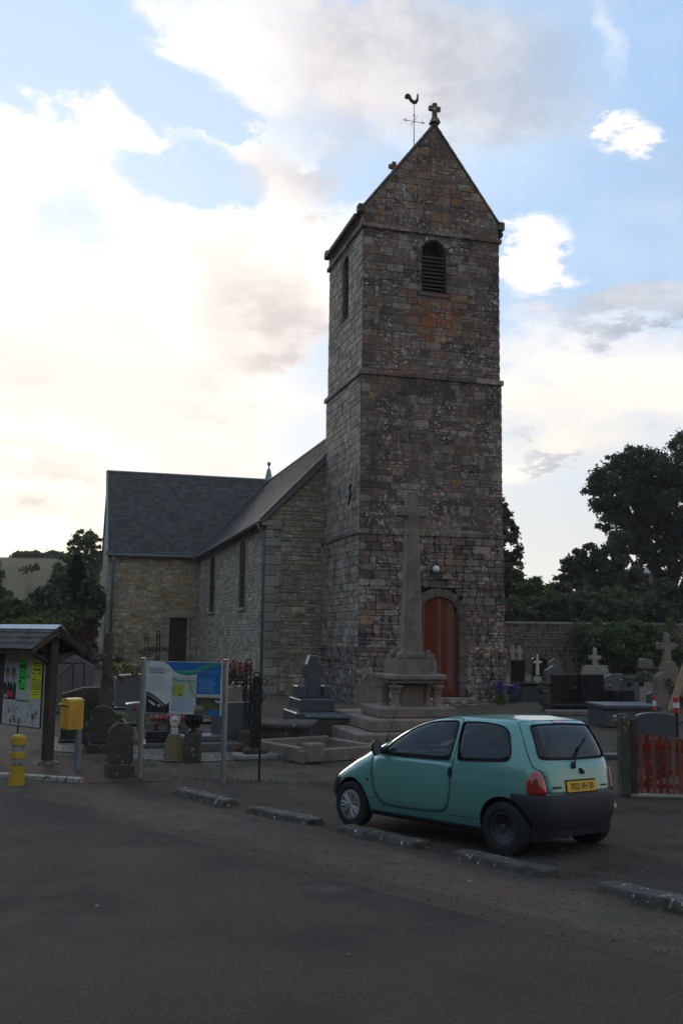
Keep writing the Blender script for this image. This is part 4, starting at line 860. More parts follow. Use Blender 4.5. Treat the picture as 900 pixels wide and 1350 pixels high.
for s_ in (1, -1):
    fn = fside if s_ == 1 else mirror_fn(fside)
    DL = [(1.985, .885), (1.975, .70), (1.93, .50), (1.84, .36), (1.74, .325), (1.35, .325), (.93, .34), (.80, .37), (.74, .44), (.715, .56), (.70, .80), (.695, .885), (1.0, .89), (1.5, .89)]
    DLs = smooth_poly(DL[:12], 2)
    DLs = [p for p in smooth_poly(DL, 1)]
    door = patch(MB(), DLs, fn, .004, 8).build('door', M_teal, car, smooth=True); fixn(door)
    mb = MB(); seam(mb, smooth_poly(DO, 2), fn, .0055, .002); mb.build('door_gap', M_blk, car)
    mb = MB(); fo = smooth_poly(FW, 2); patch(mb, fo, fn, .009, 6); g = mb.build('door_window', M_cglass, door, smooth=True); fixn(g)
    mb = MB(); seam(mb, fo, fn, .008, .008); mb.build('window_rubber', M_rub_, door)
    ro = smooth_poly(RW, 2); g = patch(MB(), ro, fn, .008, 6).build('quarter_window', M_cglass, car, smooth=True); fixn(g)
    mb = MB(); seam(mb, ro, fn, .008, .007); mb.build('window_rubber', M_rub_, car)
    q_ = [(2.03, .905), (1.80, .905), (1.775, .93), (1.78, 1.01), (1.86, .975)]; fixn(patch(MB(), q_, fn, .010, 3).build('mirror_sail', M_bump, door, smooth=True))
    # handle: oval black recess at the back edge of the door
    ho = [(.715+.032*cos(a), .79+.062*sin(a)) for a in np.linspace(0, 2*pi, 16, endpoint=False)]
    h_ = patch(MB(), ho, fn, .007, 3, dome=.006).build('door_handle', M_rub_, door, smooth=True); fixn(h_)
    # sill line
    mb = MB(); seam(mb, [(x, .335-.0*x) for x in np.linspace(.34, .78, 12)], fn, .003, .0015, False); seam(mb, [(x, .40) for x in np.linspace(1.9, 2.02, 4)], fn, .003, .0015, False); mb.build('sill_seam', M_blk, car)
    mb = MB()
    zz = [.195, .205, .235, .262]; of = [-.03, .004, .010, -.006]; vs = []
    for i, z in enumerate(zz):
        for k in range(21): x = .335+(2.01-.335)*k/20; p = fn(x, max(z, .2), of[i]); vs.append((p.x, p.y, z))
    mb.add(vs, [(i*21+k, i*21+k+1, (i+1)*21+k+1, (i+1)*21+k) for i in range(3) for k in range(20)]); ob = mb.build('sill', M_bump, car, smooth=True); fixn(ob)
    # side indicator
    io = [(2.03+.022*cos(a), .60+.018*sin(a)) for a in np.linspace(0, 2*pi, 12, endpoint=False)]
    patch(MB(), io, fn, .006, 2, dome=.008).build('side_indicator', M_taild, car, smooth=True)
    # tail lamp wrapping the corner
    th = lambda a, z, off: (lambda v: Vector((v.x, s_*v.y, v.z)))(surf(a, z, off))
    a0, a1 = radians(134.5), radians(158.5); TL = [(a0+f_*(a1-a0), z_) for f_, z_ in ((.04, .640), (0, .72), (.07, .80), (.27, .862), (.50, .878), (.74, .87), (.93, .80), (1.03, .70), (1.06, .640))]
    tl = patch(MB(), smooth_poly(TL, 2), th, .014, 5, dome=.008).build('tail_light', M_tail, car, smooth=True); fixn(tl)
    to = [(a0+.19+.07*cos(a), .765+.040*sin(a)) for a in np.linspace(0, 2*pi, 14, endpoint=False)]
    patch(MB(), to, th, .0245, 2, skirt=False).build('indicator_lens', M_taild, tl, smooth=True)
    # wing mirror
    mb = MB(); c = fside(1.80, .95, .0); mb.lathe([(.001, -.06), (.05, -.055), (.085, -.03), (.095, 0), (.09, .02)], (0, 0, 0), 14, 'X' if False else 'Z', 1, .75)
    mr = mb.build('wing_mirror', M_bump, car, smooth=True); mr.matrix_basis = Matrix.Translation((1.80, s_*(c.y+.13), .985)) @ Matrix.Rotation(radians(-90), 4, 'Y')
    mb = MB(); mb.lathe([(.084, .0), (.001, .001)], (0, 0, .021), 14, 'Z', 1, .75); mb.build('mirror_glass', M_alu, mr)
    mb = MB(); mb.tube([(1.80, s_*(c.y-.01), .935), (1.80, s_*(c.y+.09), .965)], [.045, .03], 6); mb.build('mirror_arm', M_bump, car)
    # wheels
    for x in (0, 2.345):
        wh = bpy.data.objects.new('wheel', None); COL.objects.link(wh); wh.parent = car; wh.location = (x, s_*.715, .274); wh.rotation_euler = (radians(90 if s_ == 1 else -90), 0, 0) if False else (0, 0, 0 if s_ == 1 else pi)
        mb = MB(); mb.lathe([(.175, -.07), (.20, -.082), (.255, -.078), (.270, -.062), (.274, -.03), (.274, .03), (.270, .062), (.255, .078), (.20, .082), (.172, .068), (.172, -.07)], (0, 0, 0), 40, 'Y'); mb.build('tyre', M_rub_, wh, smooth=False)
        if x > 1:
            mb = MB(); mb.lathe([(.175, .058), (.16, .074), (.148, .070), (.146, .052), (.02, .050), (.001, .050)], (0, 0, 0), 32, 'Y'); r_ = mb.build('rim', M_steel, wh, smooth=False)
            mb = MB(); mb.lathe([(.176, .060), (.172, .078), (.150, .080), (.148, .062)], (0, 0, 0), 32, 'Y'); mb.lathe([(.045, .05), (.044, .078), (.03, .084), (.001, .085)], (0, 0, 0), 20, 'Y')
            for k in range(7):
                for d in (-.13, .13):
                    a = 2*pi*k/7+d; a2 = 2*pi*k/7+d*2.0 if False else 2*pi*k/7+d*1.15
                    mb.tube([(cos(a)*.035, .074, sin(a)*.035), (cos(a2)*.155, .072, sin(a2)*.155)], [.0095, .0125], 4)
            mb.build('wheel_cover', M_hub, wh)
        else:
            mb = MB(); mb.lathe([(.175, .058), (.165, .066), (.150, .060), (.135, .020), (.11, .018), (.085, .040), (.05, .045), (.045, .06), (.03, .064), (.001, .064)], (0, 0, 0), 32, 'Y'); r_ = mb.build('rim', M_steel, wh, smooth=True)
            for k in range(12): a = 2*pi*k/12; mb = MB(); mb.sphere((0, 0, 0), .011, 6); q = mb.build('rim_hole', M_dark, r_); q.location = (cos(a)*.103, .030, sin(a)*.103)
# hatch, rear glass, plate, wiper
HT = [(.50, 1.375), (.585, 1.355), (.655, 1.10), (.665, .95), (.655, .895), (.61, .885), (.575, .80), (.565, .665), (.545, .650), (0, .650), (-.545, .650), (-.565, .665), (-.575, .80), (-.61, .885), (-.655, .895), (-.665, .95), (-.655, 1.10), (-.585, 1.355), (-.50, 1.375), (0, 1.382)]
hp = smooth_poly(HT, 1); hatch = patch(MB(), smooth_poly([(.60, .955), (.655, .94), (.655, .895), (.61, .885), (.575, .80), (.565, .665), (.545, .650), (.3, .65), (0, .650), (-.3, .65), (-.545, .650), (-.565, .665), (-.575, .80), (-.61, .885), (-.655, .895), (-.655, .94), (-.60, .955), (0, .96)], 1), frear, .003, 8).build('tailgate', M_teal, car, smooth=True); fixn(hatch)
mb = MB(); seam(mb, hp, frear, .005, .002); mb.build('tailgate_gap', M_blk, car)
RG = [(-.50, 1.335), (0, 1.348), (.50, 1.335), (.525, 1.30), (.578, 1.06), (.572, 1.005), (.52, .992), (0, .985), (-.52, .992), (-.572, 1.005), (-.578, 1.06), (-.525, 1.30)]
rg = smooth_poly(RG, 2); g = patch(MB(), rg, frear, .008, 6).build('rear_window', M_rglass, hatch, smooth=True); fixn(g)
mb = MB(); seam(mb, rg, frear, .010, .006); mb.build('window_rubber', M_rub_, hatch)
mb = MB(); bl = [(-.10, 1.358), (.10, 1.358), (.10, 1.378), (-.10, 1.378)]; patch(mb, bl, frear, .012, 2); ob = mb.build('brake_light', M_tail, hatch); fixn(ob)
mb = MB(); mb.tube([frear(.11, .90, .02), frear(.09, .95, .025)], .022, 8); mb.tube([frear(.10, .93, .03), frear(.0, 1.03, .03), frear(-.12, 1.12, .028)], .009, 5); mb.tube([frear(.06, 1.0, .02), frear(-.30, 1.20, .02)], .008, 4); mb.build('rear_wiper', M_rub_, hatch)
mb = MB(); mb.tube([frear(-.01, .885, .0), frear(-.03, .86, .025)], .018, 8); mb.sphere(frear(-.035, .85, .02), .02, 8); mb.build('tailgate_lock', M_rub_, hatch)
pz = .71; pc = frear(.0, pz, .0); tilt = (frear(0, pz+.05, 0)-frear(0, pz-.05, 0)).normalized(); pux = Vector((0, -1, 0)); pn = pux.cross(tilt)
def onplate(x, z, d): return pc + Vector((0, .02, 0)) + pux*x + tilt*z + pn*d
mb = MB(); mb.prism([(-.27, -.068), (.27, -.068), (.27, .072), (-.27, .072)], onplate(0, 0, .010), pux, tilt, pn*-.03, .004); mb.build('plate_recess', M_blk, hatch)
mb = MB(); mb.prism([(-.255, -.054), (.255, -.054), (.255, .054), (-.255, .054)], onplate(0, 0, .018), pux, tilt, pn*-.01, .003); pl_ = mb.build('number_plate', M_plate, hatch)
text('plate_lettering', '7032 VH 50', .098, onplate(0, -.034, .020), pux, tilt, M_blk, hatch, 'CENTER', .001, .86, .0008)
# model badges are unreadable smudges
mb = MB(); mb.prism([(-.07, 0), (.07, 0), (.07, .022), (-.07, .022)], frear(.43, .70, .012), pux, tilt, pn*-.008); mb.build('badge', M_bump, hatch)
mb = MB(); mb.prism([(-.05, 0), (.05, 0), (.05, .018), (-.05, .018)], frear(-.40, .70, .012), pux, tilt, pn*-.008); mb.build('badge', M_bump, hatch)
# interior: two front seats, rear bench, dashboard, wheel, floor
mb = MB(); mb.box((1.1, 0, .47), (2.6, 1.35, .04)); mb.build('cabin_floor', M_int, car)
for s_ in (-1, 1):
    st_ = bpy.data.objects.new('front_seat', None); COL.objects.link(st_); st_.parent = car; st_.location = (1.0, s_*.34, .50)
    mb = MB(); mb.bev((.10, 0, .14), (.50, .48, .16), .05); mb.build('seat_cushion', M_seat, st_)
    mb = MB(); mb.bev((-.20, 0, .42), (.13, .46, .58), .05, rot=Matrix.Rotation(radians(-16), 3, 'Y')); mb.build('backrest', M_seat, st_)
    mb = MB(); mb.bev((-.30, 0, .77), (.09, .25, .17), .035); mb.tube([(-.28, -.05, .65), (-.30, -.05, .75)], .008, 5); mb.tube([(-.28, .05, .65), (-.30, .05, .75)], .008, 5); mb.build('headrest', M_seat, st_)
st_ = bpy.data.objects.new('rear_seat', None); COL.objects.link(st_); st_.parent = car; st_.location = (.15, 0, .50)
mb = MB(); mb.bev((.15, 0, .12), (.45, 1.15, .16), .04); mb.bev((-.12, 0, .36), (.12, 1.15, .50), .04, rot=Matrix.Rotation(radians(-14), 3, 'Y')); mb.build('bench', M_seat, st_)
for s_ in (-1, 1): mb = MB(); mb.bev((-.2, s_*.33, .62), (.08, .24, .13), .03); mb.build('headrest', M_seat, st_)
mb = MB(); mb.bev((1.92, 0, .82), (.42, 1.3, .20), .06); mb.build('dashboard', M_int, car)
mb = MB(); mb.tube([(1.62+.04*sin(a), .34+.18*cos(a), .88+.18*sin(a)) for a in np.linspace(0, 2*pi, 20, endpoint=False)], .014, 6, True); mb.tube([(1.62, .34, .88), (1.85, .34, .80)], .03, 6); mb.build('steering_wheel', M_int, car)
mb = MB(); mb.bev((-.20, 0, .90), (.22, 1.15, .02), .005); mb.build('parcel_shelf', M_int, car)
ws_ = patch(MB(), smooth_poly([(-.60, .965), (0, .955), (.60, .965), (.50, 1.325), (0, 1.33), (-.50, 1.325)], 2), lambda y, z, of: (lambda c, a, b: Vector((c+a*(1-min(.999, abs(y/b))**CN)**(1/CN)+of, y, z)))(*dims(z)), .006, 6).build('windscreen', M_cglass, car, smooth=True); fixn(ws_)
# fog lamp dots, exhaust, underside
mb = MB(); mb.prism([(-.03, 0), (.03, 0), (.03, .05), (-.03, .05)], frear(-.62, .45, .035), pux, tilt, pn*-.02, .004); mb.build('reflector', M_tail, car)
mb = MB(); mb.box((1.15, 0, .24), (2.9, 1.28, .12)); mb.lathe([(.10, -.25), (.10, .25)], (-.12, .1, .25), 12, 'Y'); mb.tube([(-.2, .30, .24), (-.48, .30, .22)], .022, 8); mb.build('underbody', M_steel, car)
mb = MB(); mb.tube([(1.35, .52, 1.28), (1.62, .62, 1.50)], .0) if False else None
mb = MB(); b0 = Vector((1.86, .66, 1.06)); mb.tube([b0, b0+Vector((-.16, -.06, .55))], [.0045, .0025], 5); mb.sphere(b0, .018, 8); mb.build('aerial', M_rub_, car)
# headrests seen through glass are left to the reflections; front bonnet seam and headlamp
mb = MB(); seam(mb, [(radians(28), .70), (radians(34), .73), (radians(40), .77)], lambda a, z, o_: surf(a, z, o_), .006, .003, False); mb.build('bonnet_gap', M_blk, car)
mb = MB(); patch(mb, smooth_poly([(radians(24), .60), (radians(30), .60), (radians(34), .66), (radians(30), .71), (radians(24), .70)], 2), lambda a, z, o_: surf(a, z, o_), .008, 3); ob = mb.build('headlight', M_cglass0, car, smooth=True); fixn(ob)

# ------------------------------------------------------------------ wheel stops along the road edge
WS = [((228, 1047), (296, 1064), 'concrete wheel stop farthest along the kerb row, in front of the aluminium sign'),
      ((326, 1072), (409, 1090), 'concrete wheel stop between the sign and the front of the teal car'),
      ((447, 1098), (547, 1122), 'concrete wheel stop beside the front wheel of the teal car'),
      ((600, 1134), (719, 1162), 'concrete wheel stop beside the rear wheel of the teal car'),
      ((790, 1178), (880, 1200), 'concrete wheel stop behind a second block, right of the car'),
      ((838, 1196), (985, 1232), 'raised concrete block cut by the right edge of the photograph')]
for i, (a, b, lab) in enumerate(WS):
    A_, B_ = gp(*a), gp(*b); L = (B_-A_).length; d = (B_-A_).normalized(); mid = (A_+B_)/2 + Vector((.08, .10, 0)); mid.z = G(mid.x, mid.y)
    hh = .085 if i < 5 else .12
    m_ = MB(); bm = bmesh.new(); bmesh.ops.create_cube(bm, size=1)
    for v in bm.verts: v.co = Vector((v.co.x*L*(.985 if v.co.z > 0 else 1), v.co.y*(.22 if v.co.z > 0 else .30), (v.co.z+.5)*hh-.02*(v.co.z < 0)))
    bmesh.ops.subdivide_edges(bm, edges=[e for e in bm.edges if abs((e.verts[0].co-e.verts[1].co).x) > .3], cuts=14, use_grid_fill=True)
    bmesh.ops.bevel(bm, geom=[e for e in bm.edges if len(e.link_faces) == 2 and e.calc_face_angle(0) > .5], offset=.022, segments=2, affect='EDGES', profile=.6)
    for v in bm.verts: q = v.co*7+Vector((i*5, 0, 0)); v.co += Vector((mnoise.noise(q), mnoise.noise(q+Vector((7, 0, 0))), mnoise.noise(q+Vector((0, 9, 0)))))*.014
    bm.verts.index_update(); m_.add([v.co.copy() for v in bm.verts], [[v.index for v in f.verts] for f in bm.faces]); bm.free()
    ob = m_.build('wheel_stop', M_conc, None, smooth=False, label=lab, cat='wheel stop', group='concrete wheel stops along the road')
    ob.location = mid; ob.rotation_euler = (0, -asin(d.z), atan2(d.y, d.x))
# lichen chips on the stops, pebbles, paper and leaves on the verge
mb = MB(); 
for i, (a, b, _) in enumerate(WS):
    pass
mb = MB()
for k in range(4200):
    t = random.random(); i = min(len(E2)-2, 2+int(t*(len(E2)-3))); u_ = random.random(); x = E2[i][0]+(E2[i+1][0]-E2[i][0])*u_; y = E2[i][1]+(E2[i+1][1]-E2[i][1])*u_
    o_ = random.gauss(.35, .45) if k % 3 else random.uniform(-.3, 5); x += o_*.6; y += o_*.8; s = random.uniform(.004, .012)*(1 if k % 9 else 1.7); z = G(x, y)+.026
    if y > 17 or x > 7 or x < -7: continue
    mb.R = random.random(); mb.box((x, y, z+s*.2), (s*1.6, s*1.2, s), random.random()*3, .6)
mb.build('pebbles', mat('brown_grit', (.13, .10, .075), (.07, .055, .042), scale=30, bump=0, rnd=.45), None, stuff=True)
for (px, py, w_, lab) in [(128, 1199, .03, 'small white scrap of paper lying on the road at the far left'), (459, 1264, .03, 'small white scrap of paper lying in the middle of the road'), (620, 1166, .06, 'white scrap of litter in the verge in front of the wheel stops')]:
    p = gp(px, py); mb = MB(); mb.prism([(-w_/2, -w_/3), (w_/2, -w_/4), (w_/2.2, w_/3), (-w_/2.5, w_/2.6)], (0, 0, .008), (1, 0, 0), (0, 1, .15), (0, 0, -.004)); ob = mb.build('paper_scrap', M_bgrey, None, label=lab, cat='litter'); ob.location = p+Vector((0, 0, .022))
# grass tufts
def tufts(name, pts, n, hgt, lab=None):
    mb = MB()
    for (x, y, r) in pts:
        for _ in range(n):
            a = random.random()*6.28; q = random.random()**.5*r; bx, by = x+cos(a)*q, y+sin(a)*q; z = G(bx, by); h = hgt*random.uniform(.4, 1.1); a = random.random()*6.28; w_ = .006; l = random.uniform(.1, .5)*h
            mb.R = random.random(); mb.add([(bx-w_*sin(a), by+w_*cos(a), z-.01), (bx+w_*sin(a), by-w_*cos(a), z-.01), (bx+l*cos(a), by+l*sin(a), z+h)], [(0, 1, 2)])
    return mb.build(name, M_grass, None, stuff=True, label=lab)
FEN = lambda x: (-4.6, 17.45) if x < -4.6 else None
def fence_y(x): return float(np.interp(x, [-4.6, -1.3, 4.4], [17.42, 16.58, 15.60]))
tufts('grass', [(x, fence_y(x)+random.uniform(-.18, .12), .12) for x in np.linspace(-4.2, 4.2, 70)], 12, .065)
tufts('grass_in_cemetery', [(random.uniform(-6, 4), random.uniform(17.5, 21), .25) for _ in range(150)], 16, .045)
_st = [(lambda A__, B__, q_: (A__.x+(B__.x-A__.x)*q_-.06, A__.y+(B__.y-A__.y)*q_-.08, .07))(gp(*a_), gp(*b_), q_) for a_, b_, _ in WS for q_ in (.05, .3, .45, .8, 1.)]
tufts('verge_grass', _st + [(gp(*p).x, gp(*p).y, .12) for p in [(620, 1160), (650, 1170), (680, 1180), (800, 1195), (815, 1200), (825, 1205), (560, 1145), (500, 1128)]], 20, .045)

# ------------------------------------------------------------------ wire fence, gate
def wire_fence(label, pts, posts, h=.92):
    f = thing('wire_fence', label, 'fence', (pts[0][0], pts[0][1], G(*pts[0])))
    O = Vector(f.location); mb = MB()
    for (x0, y0), (x1, y1) in zip(pts, pts[1:]):
        L = hypot(x1-x0, y1-y0); n = int(L/.05)
        for i in range(n+1):
            t = i/n; x, y = x0+(x1-x0)*t, y0+(y1-y0)*t; z = G(x, y); mb.tube([Vector((x, y, z))-O, Vector((x, y, z+h))-O], .0014, 3)
        for z in np.arange(.06, h+.01, .10): mb.tube([Vector((x0, y0, G(x0, y0)+z))-O, Vector((x1, y1, G(x1, y1)+z))-O], .0016, 3)
    mb.build('wire_mesh', M_wire, f, stuff=True)
    for x, y in posts: mb = MB(); mb.bev((0, 0, h/2+.04), (.035, .035, h+.14), .004); ob = mb.build('post', M_iron, f); ob.location = Vector((x, y, G(x, y)))-O
wire_fence('thin green-grey wire mesh fence with slim black posts in front of the graves', [(-4.75, 17.46), (-1.3, 16.58), (4.30, 15.62)], [(-1.29, 16.56), (1.6, 16.06)])
pL = gp(828, 1049); yl = pL.y
gatepost = thing('gate_post', 'weathered stone and timber gate post left of the red gate', 'gate post', pL, .1)
hgt = at(828, 941, yl).z-pL.z
mb = MB(); mb.bev((-.06, 0, hgt/2), (.15, .2, hgt), .02); mb.build('stone_pillar', M_oldst, gatepost)
mb = MB(); mb.bev((.075, -.01, hgt*.47), (.11, .13, hgt*.94), .012); mb.build('timber_post', M_wood, gatepost)
g0, g1 = at(841, 1048, yl-.03), at(960, 1052, yl-.2); gt = thing('red_gate', 'low red painted picket gate on the right', 'gate', Vector((g0.x, g0.y, G(g0.x, g0.y)))); gd = Vector((g1.x-g0.x, g1.y-g0.y, 0)).normalized(); gr_ = atan2(gd.y, gd.x)
htop = at(850, 967, yl).z
n_p = 14
for i in range(n_p):
    mb = MB(); mb.R = random.random(); hh = htop*(1-.006*i)-.06+random.uniform(-.012, .012); mb.bev((0, 0, hh/2+.05), (.062, .022, hh), .004, gr_); ob = mb.build('picket', M_red, gt); ob.location = gd*(.045+.098*i); 
for z in (.16, htop*.80):
    mb = MB(); mb.bev((0, 0, 0), (1.42, .03, .07), .005, gr_); ob = mb.build('rail', M_red, gt); ob.location = gd*.69+Vector((0, 0, z))+Vector((sin(gr_), -cos(gr_), 0))*-.027
rot = Matrix.Rotation(gr_, 3, 'Z') @ Matrix.Rotation(radians(-22), 3, 'Y'); mb = MB(); mb.bev((0, 0, 0), (1.45, .025, .06), .005, rot=rot); ob = mb.build('brace', M_red, gt); ob.location = gd*.69+Vector((0, 0, htop*.47))+Vector((sin(gr_), -cos(gr_), 0))*-.028
q = MB(); q.bev((0, 0, .01), (1.7, .14, .05), .01, gr_); ob = q.build('threshold_kerb', M_dress, None, label='pale stone strip on the ground under the red gate', cat='kerb stone'); ob.location = Vector((g0.x, g0.y, G(g0.x, g0.y)))+gd*.7

# ------------------------------------------------------------------ information sign
SP1, SP2 = Vector((-3.277, 16.733, 0)), Vector((-1.847, 16.276, 0)); sdir = (SP2-SP1).normalized(); SL = (SP2-SP1).length; sn = Vector((sdir.y, -sdir.x, 0))
sign = thing('information_sign', 'aluminium-framed viaduct information sign with blue and green artwork', 'information sign', SP1, 0)
ztop = at(192, 868, SP1.y).z
for k in (0, SL): mb = MB(); mb.tube([sdir*k+Z3*-.05, sdir*k+Z3*(ztop)], .043, 14); mb.lathe([(.045, 0), (.045, .02), (.02, .03), (.001, .03)], sdir*k+Z3*(ztop-.01), 14); mb.build('post', M_alu, sign, smooth=False)
pzt = at(245, 872.5, 16.5).z; pzb = at(245, 941.5, 16.5).z; PW, PH = SL-.115, pzt-pzb
PO = SP1+sdir*.058+Z3*pzt-SP1*1.0; PO = sdir*.058+Z3*pzt
mb = MB(); mb.prism([(0, -PH), (PW, -PH), (PW, 0), (0, 0)], PO+sn*.012, sdir, Z3, sn*-.022, .003); panel = mb.build('panel', simplem('sign_white', (.56, .55, .52)), sign)
def art(pts, col, layer, name='printed_shape', par=None):
    m = simplem('print_%d_%d_%d' % tuple(int(c*255) for c in col), col)
    q = [((x-62)/766*PW, -(y-92)/516*PH) for x, y in pts]; mb = MB(); mb.prism(q[::-1] if sum(q[i][0]*q[(i+1) % len(q)][1]-q[(i+1) % len(q)][0]*q[i][1] for i in range(len(q))) < 0 else q, PO+sn*(.0125+layer*.0012), sdir, Z3, sn*-.0008)
    return mb.build(name, m, panel)
def R4(a, b, c, d): return [(a, b), (c, b), (c, d), (a, d)]
BL, GN, DK = (.012, .13, .36), (.03, .24, .17), (.022, .020, .014)
art([(215, 95), (817, 94), (817, 230), (578, 215), (540, 218), (480, 228), (400, 215), (340, 180), (315, 150), (285, 122), (250, 102)], BL, 1)
art(R4(578, 205, 812, 405), BL, 2); art(R4(572, 405, 580, 500), BL, 2)
art([(345, 184), (400, 215), (480, 226), (560, 206), (650, 168), (720, 142), (817, 112), (817, 95), (700, 97), (620, 132), (560, 160), (450, 180), (400, 182)], GN, 3)
art(R4(590, 408, 812, 434), (.45, .45, .42), 2); art(R4(580, 437, 812, 560), (.055, .05, .025), 2, 'printed_photo'); art([(620, 500), (700, 470), (812, 520), (812, 560), (600, 560)], (.09, .085, .03), 3); art([(755, 462), (812, 470), (812, 485), (790, 488)], (.5, .5, .5), 4)
art([(560, 520), (610, 515), (660, 535), (640, 565), (560, 555)], (.25, .22, .16), 4); art(R4(675, 562, 812, 606), BL, 3); art(R4(560, 560, 675, 604), (.10, .10, .06), 3)
art(R4(330, 240, 575, 446), (.36, .42, .34), 1, 'printed_map'); art([(332, 250), (380, 272), (470, 278), (565, 270), (565, 280), (470, 290), (380, 286), (332, 264)], (.09, .20, .34), 2)
art(R4(340, 322, 446, 430), (.33, .38, .03), 3); art(R4(336, 340, 350, 405), (.05, .18, .36), 4); art([(402, 412), (425, 408), (428, 425), (404, 426)], DK, 4); art([(490, 255), (498, 255), (545, 390), (538, 410), (532, 388)], (.25, .2, .12), 3)
art(R4(325, 452, 545, 585), (.38, .44, .50), 1); art(R4(345, 560, 354, 570), DK, 2); art(R4(366, 560, 375, 570), DK, 2)
art([(70, 400), (100, 402), (180, 450), (275, 525), (308, 490), (308, 604), (70, 604)], DK, 1, 'printed_photo'); art([(85, 478), (130, 492), (165, 515), (172, 535), (140, 530)], (.52, .52, .5), 2); art([(190, 518), (215, 525), (222, 545), (192, 545)], (.5, .5, .48), 2); art([(72, 418), (110, 430), (190, 478), (262, 540), (240, 534), (160, 478), (72, 440)], (.40, .38, .33), 2); art([(72, 424), (110, 438), (190, 488), (235, 528), (225, 530), (150, 482), (72, 448)], DK, 3)
for i, y in enumerate(range(246, 392, 15)): art(R4(84, y, 84+random.randint(150, 205), y+4), (.34, .36, .40), 1, 'printed_text_line')
for i, y in enumerate(range(252, 396, 16)): art(R4(602, y, 602+random.randint(130, 180), y+5), (.16, .32, .52), 3, 'printed_text_line')
for i, y in enumerate(range(462, 575, 14)): art(R4(334, y, 334+random.randint(120, 180), y+3), (.27, .33, .42), 2, 'printed_text_line')
art([(80, 98), (95, 100), (92, 112), (80, 108)], DK, 2)
mb = MB(); pp = [(405+i*6.0, 186+5*sin(i*.9)+3*sin(i*2.3)) for i in range(69)]; mb.tube([PO+sn*.0175+sdir*((x-62)/766*PW)+Z3*(-(y-92)/516*PH) for x, y in pp], .0022, 3); mb.build('handwritten_title', simplem('print_white', (.5, .55, .55)), panel)
def ptxt(body, x, y, size, m, sx=1.): return text('sign_lettering', body, size/516*PH, PO+sn*.0145+sdir*((x-62)/766*PW)+Z3*(-(y-92)/516*PH), sdir, Z3, m, panel, 'LEFT', .0005, sx, .0004)
MNV = simplem('print_navy', (.03, .045, .14))
ptxt('VIADUC', 86, 188, 50, MNV, 1.02); ptxt('de la', 262, 186, 20, MNV); ptxt('SOULEUVRE', 98, 212, 26, MNV, 1.25)

# ------------------------------------------------------------------ notice-board shelter
KO = Vector((-5.30, 18.42, G(-5.3, 18.42))); KA = radians(-40); KD = Vector((cos(KA), sin(KA), 0)); KN = Vector((sin(KA), -cos(KA), 0))
kiosk = thing('notice_shelter', 'timber notice-board shelter with shingled roof and green and yellow posters', 'notice board', KO, KA)
# local frame: +x towards the right end, -y is the front
KL = 1.95
for x in (0, -KL): 
    mb = MB(); mb.bev((x, 0, 1.22), (.17, .17, 2.5), .015); mb.build('post', M_wood, kiosk)
mb = MB(); mb.lathe([(.26, 0), (.22, .05), (.12, .09)], (0, 0, -.02), 12); mb.build('footing', M_conc, kiosk)
zr = at(85, 827, 18.3).z; zf = at(48, 856, 17.85).z; HS = .56; rx1, rx0 = .20, -KL-.3
for s_ in (-1, 1):
    sl_ = Vector((0, s_*HS, zf-zr)); Ln = sl_.length; dn = sl_.normalized(); nr = Vector((1, 0, 0)).cross(dn); nr = nr if nr.z > 0 else -nr
    mb = MB(); a = Vector((rx0, 0, zr)); b = Vector((rx1, 0, zr)); vs = [a, b, b+sl_, a+sl_]; mb.add([v-nr*.005 for v in vs]+[v-nr*.03 for v in vs], [(0, 1, 2, 3), (7, 6, 5, 4), (0, 4, 5, 1), (1, 5, 6, 2), (2, 6, 7, 3), (3, 7, 4, 0)]); mb.build('roof_boarding', M_wood, kiosk); fixn(bpy.context.scene.objects[-1]) if False else None
    ang_ = atan2(sl_.z, s_*HS) 
    for r in range(4):
        x = rx0-(r % 2)*.08; d0 = Ln*(r+1)/4+.02; d1 = d0-Ln/4-.05
        while x < rx1-.02:
            w_ = random.uniform(.13, .20); x0, x1 = max(rx0, x)+.003, min(rx1, x+w_)-.003; x += w_
            if x1-x0 < .04: continue
            P0 = dn*d0+nr*(.022+random.uniform(0, .006)); P1 = dn*max(0, d1)+nr*.008; jj = random.uniform(-.008, .008)
            cx = (x0+x1)/2; mb = MB(); mb.R = random.random(); h_ = (x1-x0)/2
            v = [Vector((-h_, 0, 0))+P0+dn*jj, Vector((h_, 0, 0))+P0+dn*jj, Vector((h_, 0, 0))+P1, Vector((-h_, 0, 0))+P1]; v += [q-nr*.012 for q in v[:2]]+[q-nr*.006 for q in v[2:]]
            mb.add(v, [(0, 1, 2, 3), (7, 6, 5, 4), (0, 4, 5, 1), (1, 5, 6, 2), (2, 6, 7, 3), (3, 7, 4, 0)]); ob = mb.build('shingle', M_shing, kiosk); fixn(ob); ob.location = (cx, 0, zr)
mb = MB(); mb.prism([(-.10, -.075), (0, -.0), (.10, -.075), (.10, -.06), (0, .02), (-.10, -.06)], (rx0-.02, 0, zr+.03), (0, 1, 0), (0, 0, 1), (rx1-rx0+.04, 0, 0)); mb.build('ridge_cap', M_alu, kiosk)
for x in (rx1-.03, rx0+.03, -KL/2):
    for s_ in (-1, 1): mb = MB(); mb.tube([(x, 0, zr-.10), (x, s_*HS*.98, zf-.055)], .045, 4); mb.build('rafter', M_wood, kiosk)
mb = MB(); mb.bev((rx0/2+.1, 0, zr-.14), (-rx0+.2, .10, .12), .01); mb.build('ridge_beam', M_wood, kiosk)
for s_ in (-1, 1): mb = MB(); mb.bev((rx0/2+.1, s_*(HS-.04), zf-.05), (-rx0+rx1, .04, .10), .008); mb.build('fascia', M_wood, kiosk)
